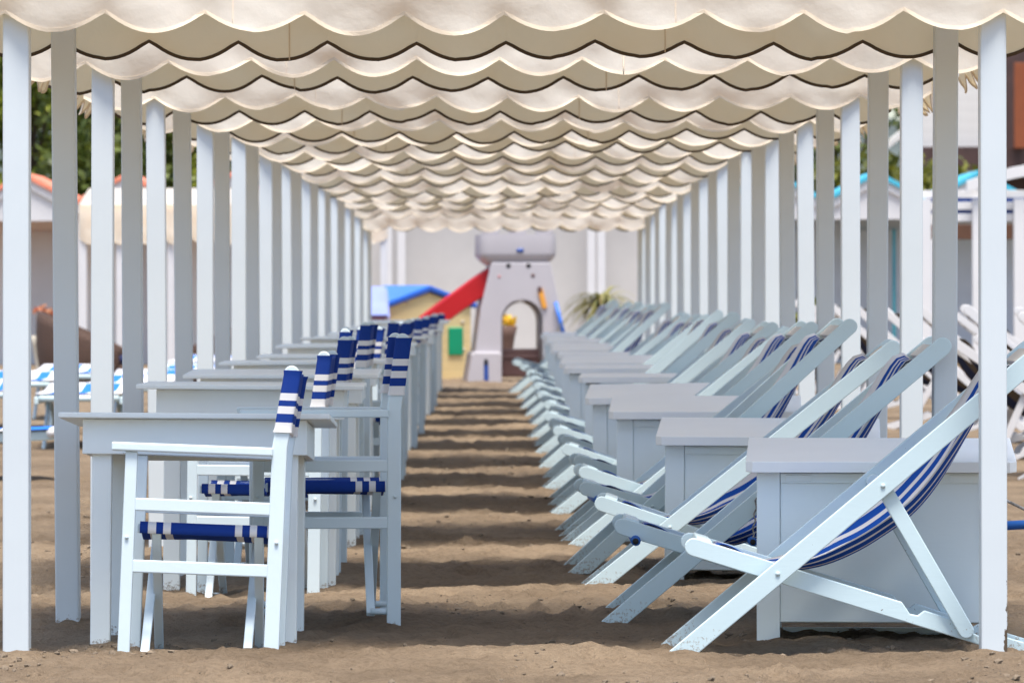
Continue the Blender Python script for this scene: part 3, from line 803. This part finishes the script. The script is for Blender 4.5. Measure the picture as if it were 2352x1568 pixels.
# ------------------------------------------------------------------ play tower
CD = 61.7; S = .00124
def tw(cx, cy): return ((cx - 1500) * S, (1505 - cy) * S)   # picture -> metres on the tower's face
def make_tower():
    root = thing('play_tower', 'lilac grey plastic play tower with arched doorway at the end of the aisle', 'play tower', (px(1183, CD), CD + .5, 0), R(4))
    h = .45
    # body: tapering shell with an arched tunnel; front and back panels plus sides
    def panel(y0, y1, name='wall'):
        out = [tw(1065, 1240), tw(1120, 800), tw(1225, 360), tw(1790, 360), tw(1880, 800), tw(1935, 1240), tw(1935, 1505), tw(1715, 1505)]
        arch = [tw(1715, 1470), tw(1715, 1185), tw(1712, 960)]
        for i in range(0, 13):
            q = math.pi * i / 12; arch.append(tw(1517 + 197 * math.cos(q), 920 - 200 * math.sin(q)))
        arch += [tw(1320, 960), tw(1320, 1470)]
        out += arch + [tw(1320, 1505), tw(1065, 1505)]
        b = B(); b.plate(out, y0, y1, .012); return b.obj(name, M['lilac'], root)
    panel(-h, -h + .16); panel(h - .16, h)
    for sx in (0, 1):
        e = [(1065, 1505), (1065, 1240), (1120, 800), (1225, 360)] if sx == 0 else [(1935, 1505), (1935, 1240), (1880, 800), (1790, 360)]
        t = .05 if sx == 0 else -.05
        o1 = [tw(*p) for p in e]; out = o1 + [(x + t, z) for x, z in o1[::-1]]
        b = B(); b.plate(out, -h + .162, h - .162, .006); b.obj('wall', M['lilac'], root)
    # inside of the arch (a liner that shows as a second, darker rim)
    b = B(); rows = []
    for y in (-h + .165, h - .165):
        rows.append([(tw(1330, 1300)[0], y, tw(0, 1300)[1])] + [(tw(1517 + 187 * math.cos(q), 0)[0], y, tw(0, 925 - 192 * math.sin(q))[1]) for q in [math.pi - math.pi * i / 14 for i in range(15)]] + [(tw(1704, 1300)[0], y, tw(0, 1300)[1])])
    b.grid(rows, thick=.012); b.obj('tunnel', M['lilac'], root)
    # plinth blocks at both feet
    for x0, x1 in ((985, 1318), (1717, 2015)):
        a0, a1 = tw(x0, 1505), tw(x1, 1505); tp = tw(x0 + (45 if x0 < 1200 else 0), 1215)[0], tw(x1 - (0 if x0 < 1200 else 45), 1215)[0]
        zt = tw(0, 1215)[1]
        b = B(); b.plate([(a0[0], -.02), (tp[0], zt - .03), (tp[0] + .03, zt), (tp[1] - .03, zt), (tp[1], zt - .03), (a1[0], -.02)], -h - .06, h + .06, .02); b.obj('plinth', M['lilac'], root)
    # crown: flared battlement head
    b = B(); rows = []
    def ring(w, z, r=.1):
        o = []; dd = h / .45 * .46 * w / .46
        for cx_, cy_, a0 in ((1, 1, 0), (-1, 1, 90), (-1, -1, 180), (1, -1, 270)):
            for i in range(5):
                q = R(a0 + 90 * i / 4); o.append((cx_ * (w - r) + r * math.cos(q) + .0, cy_ * (w - r) + r * math.sin(q), z))
        return o
    z0 = tw(0, 385)[1]; z1 = tw(0, 310)[1]; z2 = tw(0, 90)[1]
    rows = [ring(.35, z0), ring(.41, z0 + .05), ring(.455, z1 + .01), ring(.462, z1 + .05), ring(.455, z2)]
    b.grid(rows, closed=True); b.poly(ring(.455, z2), [list(range(20))]); b.obj('battlement', M['lilac'], root, (tw(1475, 0)[0], 0, 0))
    for xx in (-.32, 0, .32):
        b = B(); b.box((xx + tw(1475, 0)[0], -.38, z2 + .07), (.20, .12, .16), .02); b.obj('merlon', M['lilac'], root)
    # holes, slots and fittings
    def disc(cx, cy, r, mat, name, y=-h - .004):
        x, z = tw(cx, cy); b = B(); b.tube([(x, y, z), (x, y + .02, z)], r, 16); b.obj(name, M[mat], root)
    disc(1385, 390, .028, 'dark', 'porthole'); disc(1578, 390, .028, 'dark', 'porthole'); disc(1620, 485, .024, 'brown_pl', 'porthole'); disc(1297, 495, .018, 'pink_pl', 'porthole')
    x, z = tw(1497, 245); b = B(); b.lathe([(.001, -.004), (.046, -.003), (.046, .004), (.001, .005)], 20, scale=(1, .55, 1)); bd = b.obj('badge', M['navy_pl'], root, (x, -.468, z)); bd.rotation_euler = (R(90), 0, 0)
    b = B(); p0, p1 = tw(1685, 600), tw(1735, 805); b.plate(rail_outline(p1, p0, .062), -h - .03, -h + .01, .008); og = b.obj('hand_grip', M['orange_pl'], root)
    b = B(); p0, p1 = tw(1680, 590), tw(1690, 650); b.plate(rail_outline(p1, p0, .05), -h - .034, -h, .004); b.obj('grip_slot', M['brown_pl'], og)
    b = B(); b.plate(rail_outline(tw(1167, 1500), tw(1165, 1285), .056), -h - .068, -h - .03, .004); sl_ = b.obj('bolt_handle', M['navy_pl'], root)
    b = B(); b.plate(rail_outline(tw(1165, 1345), tw(1165, 1282), .048), -h - .072, -h - .05, .003); b.obj('handle_slot', M['dark'], sl_)
    # brown half door low in the arch
    z0, z1 = tw(0, 1460)[1], tw(0, 1188)[1]; x0, x1 = tw(1326, 0)[0], tw(1706, 0)[0]
    b = B(); b.box(((x0 + x1) / 2, -h + .25, (z0 + z1) / 2), (x1 - x0, .05, z1 - z0), .02)
    b.box(((x0 + x1) / 2, -h + .222, z1 - .1), (x1 - x0 - .04, .02, .04), .008)
    b.obj('half_door', M['brown_pl'], root)
    # blue pole down the right flank
    b = B(); p0, p1 = tw(1835, 740), tw(1925, 1110); b.tube([(p0[0], -h - .05, p0[1]), (p1[0], -h - .09, p1[1])], .024, 12); b.obj('pole', M['blue_pl'], root)
    # red chute running down to the left
    path = [(1235, 560), (1150, 590), (1000, 690), (850, 800), (700, 905), (560, 1010), (430, 1110), (300, 1190), (180, 1220)]
    cvp = curve([(*tw(*p), 0) for p in path], 32)
    rows = []
    for i, p in enumerate(cvp):
        t = i / 32; wl_ = .195
        nz = Vector((.0, 1.0)); x, z = p.x, p.y
        y0, y1 = -.29 - .02 * t, .13
        sec = [(y0 - .03, wl_ + .0), (y0 - .005, wl_ + .012), (y0 + .012, wl_), (y0 + .03, -.10), (y0 + .08, -.125), (y1 - .08, -.125), (y1 - .03, -.10), (y1 - .012, wl_), (y1 + .005, wl_ + .012), (y1 + .03, wl_),
               (y1 + .01, -.13), (y1 - .05, -.155), (y0 + .05, -.155), (y0 - .01, -.13)]
        rows.append([(x + o * .25, y, z + o) for y, o in sec])
    b = B(); b.grid(rows, closed=True, smooth=False); b.poly(rows[0], [list(range(14))]); b.poly(rows[-1], [list(range(14))]); b.obj('slide', M['red_pl'], root)
    return root
make_tower()

# ------------------------------------------------------------------ playhouses behind it
def playhouse(loc, rz, w, dp, he, hr, wall, roof, trim, label):
    root = thing('playhouse', label, 'playhouse', loc, rz)
    x = w / 2; y = dp / 2
    b = B(); b.plate([(-x, -.03), (x, -.03), (x, he), (0, hr - .05), (-x, he)], -y, y, .006); wl_ = b.obj('wall', wall, root)
    for sx in (-1, 1):
        dirn = Vector((x + .10, he - hr)).normalized(); nrm = Vector((-dirn.y, dirn.x)) * .035
        p0 = Vector((0, hr)); p1 = p0 + dirn * ((x + .12) / abs(dirn.x))
        o = [p0, p1, p1 + nrm * 1.0, p0 + Vector((0, .04))]
        if sx < 0: o = [Vector((-q.x, q.y)) for q in o[::-1]]
        b = B(); b.plate([(q.x, q.y) for q in o], -y - .025, y + .10, .004); b.obj('roof', roof, root)
        o2 = [p0 + Vector((0, -.035)), p1 + Vector((0, -.035)), p1 + Vector((0, .005)), p0 + Vector((0, .012))]
        if sx < 0: o2 = [Vector((-q.x, q.y)) for q in o2[::-1]]
        b = B(); b.plate([(q.x, q.y) for q in o2], -y - .05, -y - .028, .004); b.obj('bargeboard', trim, root)
    return root
ph = playhouse((px(990, 63.6) - .33, 64.25, 0), R(28), 1.16, 1.15, .88, 1.11, M['yellow_side'], M['blue_pl'], M['navy_pl'], 'pale yellow toy playhouse with blue roof behind the red slide')
for xx in (-.06, .36):
    b = B(); b.box((xx, -.59, .46), (.20, .03, .34), .03); b.obj('shutter', M['green_pl'], ph)
for xx, zz in ((.46, .70), (.47, .36), (-.3, .95)):
    b = B(); b.tube([(xx, -.578, zz), (xx, -.59, zz)], .022, 10); b.obj('boss', M['cream_post'], ph)
ph2 = playhouse((px(805, 62.9), 63.2, 0), R(94), .80, .72, .78, 1.10, M['pink_pl'], M['lav_pl'], M['lav_pl'], 'pink toy playhouse with lavender roof left of the yellow one')
b = B(); b.box((-.41, -.10, .42), (.05, .30, .40), .02); b.obj('door', M['brown_pl'], ph2)

def leaf_cloud(rng, n, centers, spread, size, flat=.6):
    V, Fc = [], []
    for i in range(n):
        c = centers[rng.integers(len(centers))]; s = c[3] * spread
        p = np.array(c[:3]) + rng.normal(size=3) * s * np.array([1, 1, .85]) * .5
        a = rng.normal(size=3); a /= np.linalg.norm(a); b_ = np.cross(a, rng.normal(size=3)); b_ /= np.linalg.norm(b_)
        l = size * rng.uniform(.6, 1.3); w = l * flat * .5
        k = len(V); V += [p - a * l * .5, p + b_ * w, p + a * l * .5, p - b_ * w]; Fc.append((k, k + 1, k + 2, k + 3))
    return V, Fc
def flower_pot(loc, h, r, label, pot, petals, leaves=None, n=160, lift=.0):
    root = thing('flower_pot', label, 'potted plant', loc)
    b = B(); b.lathe([(r * .7, -.02), (r * .75, 0), (r * .55, h * .35), (r * .8, h * .8), (r, h), (r * .85, h + .01), (r * .8, h - .04)], 20); b.obj('pot', pot, root)
    rng = np.random.default_rng(int(h * 1000))
    cs = [(rng.uniform(-.6, .6) * r, rng.uniform(-.6, .6) * r, h + lift + rng.uniform(.01, .09), r * .55) for _ in range(8)]
    if leaves:
        V, Fc = leaf_cloud(rng, n, [(c[0] * .7, c[1] * .7, c[2] - lift * .5, c[3]) for c in cs], .9, .06); o = from_arrays('foliage', V, Fc, leaves, root); o['kind'] = 'stuff'
    V, Fc = leaf_cloud(rng, n, cs, .7, .07, .9); from_arrays('blossoms', V, Fc, petals, root)
    return root
flower_pot((px(1152, 66.5), 66.5, 0), .62, .17, 'brown pot of yellow flowers seen through the arch of the play tower', M['pot'], M['petal_y'], n=260)
flower_pot((px(93, 62), 62, 0), .55, .16, 'pot of orange flowers beside the left wicker seat', M['cream_post'], M['petal_o'], M['leaf_olive'], n=60, lift=.22)

# palm
def palm(loc, label):
    root = thing('palm', label, 'palm', loc)
    b = B(); b.tube([(0, 0, -.05), (.02, 0, .4), (.0, .02, .95)], .07, 10, radii=[.10, .085, .06]); b.obj('trunk', M['bark'], root)
    rng = np.random.default_rng(5); V, Fc = [], []; rng_d = rng.uniform(.55, 1.1, 150)
    for i in range(150):
        az = rng.uniform(0, 2 * math.pi); el = rng.uniform(-.2, 1.25); L = rng.uniform(.30, .68); w = rng.uniform(.012, .02)
        d = Vector((math.cos(az) * math.cos(el), math.sin(az) * math.cos(el), math.sin(el))); side = Vector((-math.sin(az), math.cos(az), 0))
        k = len(V); m = 7
        for j in range(m):
            t = j / (m - 1); p = Vector((0, .02, .93)) + d * L * t + Vector((0, 0, -1)) * (L * rng_d[i] * t * t)
            ww = w * (1 - t) * 1.6 + .002
            V += [p - side * ww, p + side * ww + Vector((0, 0, .006))]
            if j: Fc.append((k + 2 * j - 2, k + 2 * j - 1, k + 2 * j + 1, k + 2 * j))
    from_arrays('fronds', V, Fc, M['leaf_palm'], root)
palm((px(1378, 60.5), 60.8, 0), 'yellowish palm with drooping leaves behind the far deck chairs')

# wicker seats
def wicker(loc, rz, label):
    root = thing('wicker_seat', label, 'wicker seat', loc, rz, None)
    rows = []
    for j in range(8):
        t = j / 7; r = []
        for i in range(33):
            q = R(-130 + 260 * i / 32) + math.pi
            hgt = .40 + .46 * max(0, math.cos((q - math.pi) * .62)) ** 1.3
            rad = .50 + .05 * math.sin(t * math.pi * .9) + .05 * t
            r.append((rad * math.cos(q), rad * math.sin(q) * .92, .02 + hgt * t))
        rows.append(r)
    b = B(); b.grid(rows, thick=.035); b.obj('shell', M['wicker'], root)
    b = B(); b.lathe([(.30, 0), (.49, .0), (.50, .26), (.46, .28), (.05, .28)], 28, scale=(1, .92, 1)); b.obj('base', M['wicker'], root)
    b = B(); b.lathe([(.30, .285), (.43, .29), (.46, .33), (.43, .38), (.05, .39)], 28, scale=(1, .92, 1)); b.obj('cushion', M['cushion'], root)
wicker((px(192, 57), 57.3, 0), 0, 'brown round wicker seat with its high back to the left')
wicker((px(500, 57.5), 58.0, 0), math.pi, 'brown round wicker seat with its high back to the right')

# ------------------------------------------------------------------ cabins, houses, pergola
PMD = F / 75.0
def cabin(xc, y, tile, wall, label, group, extra=None, w=1.48):
    root = thing('beach_cabin', label, 'beach cabin', (xc, y, 0), 0, group)
    h = w / 2; ze, zp, zl = 2.33, 2.72, 2.09
    b = B(); b.plate([(-h + .02, zl), (h - .02, zl), (h - .02, ze - .02), (0, zp - .05), (-h + .02, ze - .02)], .0, .06, .004); b.obj('gable', M['cabin_white'], root)
    for sx in (-1, 1):
        dr = Vector((h, ze - zp)).normalized(); nr = Vector((-dr.y, dr.x)) if True else None
        p0 = Vector((0, zp)); p1 = Vector((h - .004, ze))
        def para(lo, hi): 
            o = [p0 + Vector((0, lo)), p1 + Vector((0, lo)), p1 + Vector((0, hi)), p0 + Vector((0, hi))]
            return [(q.x * sx, q.y) for q in (o if sx > 0 else o[::-1])]
        b = B(); b.plate(para(-.13, -.002), -.05, -.002, .004); b.obj('bargeboard', M['cabin_white'], root)
        b = B(); b.plate(para(0, .075), -.09, 3.0, .006); b.obj('roof', tile, root)
        b = B(); b.box((sx * (h - .06), .05, 1.04), (.09, .09, 2.09), .004); b.obj('porch_post', M['cabin_white'], root)
    b = B(); b.box((0, 1.5, 1.16), (w - .03, .08, 2.32), .0); b.obj('wall', wall, root)
    for sx in (-1, 1):
        b = B(); b.box((sx * (h - .028), 2.2, 1.16), (.05, 1.3, 2.32), 0); b.obj('wall', wall, root)
    b = B(); b.box((.1, 1.44, .98), (.72, .04, 1.96), .004); d = b.obj('door', extra or M['cabin_white'], root)
    b = B(); b.tube([(.38, 1.42, 1.0), (.38, 1.37, 1.0)], .02, 10); b.obj('handle', M['metal'], d)
    return root
names_l = ['terracotta roofed cabin at the far left of its row', 'terracotta roofed cabin behind the left wicker seat', 'terracotta roofed cabin behind the gap between the wicker seats', 'terracotta roofed cabin behind the right wicker seat', 'terracotta roofed cabin next to the pale house']
for i, xc in enumerate((-8.40, -6.92, -5.44, -3.96, -2.48)):
    cabin(xc, 75.0, M['tile_orange'], M['wall_beige'], names_l[i], 'terracotta roofed beach cabins')
names_r = ['turquoise roofed cabin next to the pale house', 'turquoise roofed cabin between the right-hand posts, with teal jamb', 'turquoise roofed cabin behind the white pergola', 'turquoise roofed cabin at the far right of its row']
for i, xc in enumerate((3.88, 5.36, 6.85, 8.33)):
    cr = cabin(xc, 75.0, M['tile_blue'], M['cabin_grey'], names_r[i], 'turquoise roofed beach cabins', M['cabin_grey'])
    if i == 1: b = B(); b.box((.30, .5, 1.0), (.05, .05, 1.9), .004); b.obj('jamb', M['teal'], cr)
# pale house in the middle
root = thing('pale_house', 'pale plastered house behind the play tower with white porch posts', 'house', (.35, 73.0, 0))
b = B(); b.box((0, 2.4, 1.6), (4.5, 3.0, 3.2), .01); b.obj('wall', M['wall_pale'], root)
b = B(); b.plate([(-2.45, 3.2), (2.45, 3.2), (0, 4.1)], .7, 4.1, .01); b.obj('roof', M['tile_orange'], root)
for xx in (px(884, 73), px(915, 73), px(1353, 73), px(1376, 73)):
    b = B(); b.box((xx - .35, .35, 1.62), (.11, .11, 3.24), .004); b.obj('porch_post', M['cabin_white'], root)
b = B(); b.box((0, .35, 3.28), (4.4, .13, .12), .004); b.obj('porch_beam', M['cabin_white'], root)
# cream awning in front of the left cabins
root = thing('awning', 'cream scalloped awning on white posts in front of the terracotta roofed cabins', 'awning', (0, 66.0, 0))
xa, xb = px(176, 66), px(886, 66); n = 11
make_valance(n, 501, 1, parent=root, origin=((xa + xb) / 2, 0, 1.76), out=-1, width=xb - xa, top=.42, depth=.08)
rows = [[(xa + (xb - xa) * i / 20, 0 + .2 * j, 2.18 + .03 * j) for i in range(21)] for j in range(9)]
b = B(); b.grid(rows); b.obj('roof', M['canvas'], root)
for x_ in (xa + .05, px(268, 66), px(385, 66), px(470, 66), px(620, 66), px(760, 66), xb - .06):
    b = B(); b.box((x_, .05, 1.05), (.085, .085, 2.14), .004); b.obj('post', M['cabin_white'], root)
# pergola
PD = 58.0
root = thing('pergola', 'white slatted pergola with arched roof edge beyond the right-hand posts', 'pergola', (0, PD, 0))
x0, x1 = px(2108, PD), px(2560, PD)
for xx in (px(2119, PD), px(2240, PD), px(2335, PD), px(2480, PD)):
    b = B(); b.box((xx, 0, 1.05), (.125, .11, 2.10), .004); b.obj('post', M['white_paint'], root)
for yy in (448, 475, 502):
    b = B(); b.box(((x0 + x1) / 2, .08, pz(yy, PD)), (x1 - x0, .04, .085), .004); b.obj('slat', M['white_paint'], root)
b = B(); b.box(((px(2124, PD) + x1) / 2, .16, pz(474, PD)), (x1 - px(2124, PD), .03, .24), .004); b.obj('panel', M['navy_pl'], root)
b = B(); xs0, xs1 = px(2212, PD), px(2600, PD); out = []
for i in range(15): u = i / 14; out.append((xs0 + (xs1 - xs0) * u, pz(445, PD) + .20 * math.sin(math.pi * u)))
b.plate(out + [(x, z + .13) for x, z in out[::-1]], -.14, -.07, .004); b.obj('roof_edge', M['white_paint'], root)
b = B(); b.box(((px(2123, PD) + x1) / 2, .9, pz(533, PD)), (x1 - px(2123, PD), .12, .17), .006); b.obj('beam', M['wood_brown'], root)
for xx in (px(2140, PD), px(2420, PD)):
    b = B(); b.box((xx, .9, .8), (.10, .10, 1.62), .004); b.obj('post', M['cabin_grey'], root)
# clapboard building on the right
HD = 98.0
root = thing('clapboard_house', 'white clapboard house with dark brown eaves above the pergola', 'house', (0, HD, 0))
xl, xr = px(2095, HD), px(2266, HD)
b = B(); b.box(((xl + xr) / 2, .5, (pz(343, HD) + pz(120, HD)) / 2), (xr - xl, 1.0, pz(120, HD) - pz(343, HD)), .005); b.obj('wall', M['white_side'], root)
b = B(); b.box(((xl + px(2420, HD)) / 2, .3, pz(366, HD)), (px(2420, HD) - xl, 1.3, .42), .01); b.obj('eave_beam', M['dark_wood'], root)
b = B(); b.box((xr + 1.95, 1.1, 2.9), (3.7, .2, 5.8), .01); b.obj('void_shade', M['dark_wood'], root)  # dark sheet painted as the shadowy void under and beside the eaves
b = B(); b.box((px(2330, HD), -.55, (pz(345, HD) + pz(150, HD)) / 2), (.22, .2, pz(150, HD) - pz(345, HD)), .01); b.obj('timber_post', M['rust'], root)
for xx in (px(2110, HD), px(2420, HD)):
    b = B(); b.box((xx, .3, 1.65), (.2, .2, 3.3), .01); b.obj('leg_post', M['dark_wood'], root)
b = B(); b.plate([(xl - .75, pz(352, HD)), (xl - .6, pz(352, HD)), (xl - .02, pz(300, HD)), (xl - .02, pz(278, HD))], -.1, .9, .006); b.obj('roof_edge', M['white_side'], root)

# ------------------------------------------------------------------ trees
def tree(name, loc, h, r, mat, label, seed, n=5200, group='trees behind the cabins', squat=.8, size=.2):
    root = thing(name, label, 'tree', loc, 0, group)
    rng = np.random.default_rng(seed)
    th = h * .45; b = B(); b.tube([(0, 0, -.1), (.05, .02, th * .5), (.02, .05, th), (.05, 0, h * .8)], .1, 9, radii=[.16, .12, .09, .03])
    cs = []
    for i in range(26):
        q = rng.uniform(0, 2 * math.pi); e = rng.uniform(-.55, 1); rr = r * rng.uniform(.35, .95)
        c = (math.cos(q) * rr * math.sqrt(1 - min(.9, e * e)), math.sin(q) * rr * math.sqrt(1 - min(.9, e * e)), h * .58 + e * h * .40 * squat / .8)
        cs.append((*c, r * rng.uniform(.22, .48)))
        if i < 8: b.tube([(.03, .03, th * rng.uniform(.5, 1)), (c[0] * .5, c[1] * .5, (th + c[2]) / 2), c[:3]], .03, 6, radii=[.05, .035, .012])
    b.obj('trunk', M['bark'], root)
    V, Fc = leaf_cloud(rng, n, cs, 1.0, size); from_arrays('crown', V, Fc, M[mat], root)
    return root
TL = [(-9.6, 84, 4.9, 1.4, 'leaf', 'bright green leafy tree above the leftmost terracotta roof'), (-7.9, 86, 5.6, 1.6, 'leaf', 'tall light green tree behind the leftmost roofs'),
      (-6.2, 83, 4.6, 1.5, 'leaf_dark', 'dark green tree over the valley between two terracotta roofs'), (-4.7, 85, 4.8, 1.4, 'leaf', 'green tree behind the cabin of the right wicker seat'),
      (-7.0, 90, 5.2, 1.9, 'leaf_dark', 'dark tree filling the gap behind the light green ones'), (-3.2, 86, 4.7, 1.5, 'leaf_dark', 'dark green tree next to the pale house'),
      (-5.4, 91, 5.4, 1.8, 'leaf_dark', 'dark tree farther back behind the terracotta roofs'), (-1.6, 88, 4.7, 1.5, 'leaf_dark', 'dark green tree behind the pale house')]
for i, (x, y, h, r, m, lb) in enumerate(TL): tree('leafy_tree', (x, y, 0), h, r, m, lb, 40 + i)
TR = [(4.3, 86, 3.9, 1.3, 'leaf_dark', 'dark green bushy tree between the turquoise roofs'), (5.9, 85, 3.2, 1.1, 'leaf_olive', 'olive green bushy tree above the turquoise roof with teal jamb'),
      (7.2, 84, 2.95, 1.1, 'leaf_olive', 'olive green bushy tree under the brown eaves'), (2.9, 88, 3.9, 1.4, 'leaf_dark', 'dark tree next to the pale house on the turquoise side'), (10.4, 104, 6.2, 2.2, 'leaf_dark', 'dark tree beside the clapboard house'),
      (6.3, 100, 6.0, 2.3, 'leaf_dark', 'dark tree standing behind the clapboard house'), (3.2, 101, 6.0, 2.3, 'leaf_dark', 'dark tall tree behind the far turquoise roofs')]
for i, (x, y, h, r, m, lb) in enumerate(TR): tree('bushy_tree', (x, y, 0), h, r, m, lb, 70 + i, n=4200)
tree('low_shrub', (px(1868, 62), 62, 0), .9, .35, 'leaf_olive', 'small green shrub beyond the right-hand posts', 99, n=1200, group=None, size=.09)['category'] = 'shrub'

# hills far behind
V, Fc = [], []
for i in range(81):
    x = -1600 + 40 * i; hh = 75 + 45 * noise.noise((x * .002, 0, 4)) + 14 * noise.noise((x * .012, 2, 4))
    V += [(x, 1700, -2), (x, 2100, hh), (x, 2600, -2)]
    if i:
        k = 3 * i; Fc += [(k - 3, k, k + 1, k - 2), (k - 2, k + 1, k + 2, k - 1)]
tag(from_arrays('hills', V, Fc, M['hill'], smooth=True), 'grey green hills far behind the beach houses', 'hills', kind='structure')

# ------------------------------------------------------------------ light, sky, camera
EL, AZ = R(73), R(174)           # sun high behind the camera, a touch to the right
w = bpy.data.worlds.new('World'); scene.world = w; w.use_nodes = True
nt = w.node_tree; sky = nt.nodes.new('ShaderNodeTexSky'); sky.sky_type = 'NISHITA'; sky.sun_disc = False
sky.sun_elevation = EL; sky.sun_rotation = AZ; sky.air_density = 1.0; sky.dust_density = 1.7; sky.ozone_density = 1.0
bg = nt.nodes['Background']; nt.links.new(sky.outputs[0], bg.inputs['Color']); bg.inputs['Strength'].default_value = 0.15
sd = bpy.data.lights.new('sun', 'SUN'); sd.energy = 3.5; sd.angle = R(22); sd.color = (1.0, .95, .87)
so = bpy.data.objects.new('sun', sd); col.objects.link(so)
sv = Vector((math.sin(AZ) * math.cos(EL), math.cos(AZ) * math.cos(EL), math.sin(EL)))
so.rotation_euler = sv.to_track_quat('Z', 'Y').to_euler(); so.location = sv * 30

cd = bpy.data.cameras.new('camera'); cam = bpy.data.objects.new('camera', cd); col.objects.link(cam); scene.camera = cam
cd.sensor_width = 36; cd.lens = F / 2352 * 36; cd.clip_end = 6000; cd.clip_start = .1
yaw = math.atan((1176 - CX - 6.5) / F); pitch = math.atan((784 - CY) / F)
cam.location = (0, 0, HC)
cam.rotation_euler = (Matrix.Rotation(-yaw, 4, 'Z') @ Matrix.Rotation(R(90) - pitch, 4, 'X') @ Matrix.Rotation(R(-.12), 4, 'Z')).to_euler()
cd.dof.use_dof = True; cd.dof.focus_distance = 16.9; cd.dof.aperture_fstop = 9.5

scene.view_settings.view_transform = 'Standard'; scene.view_settings.look = 'None'; scene.view_settings.gamma = 1.0
scene.view_settings.exposure = 0.84
cy = scene.cycles
cy.use_denoising = True; cy.max_bounces = 7; cy.diffuse_bounces = 4; cy.transmission_bounces = 4; cy.sample_clamp_indirect = 6
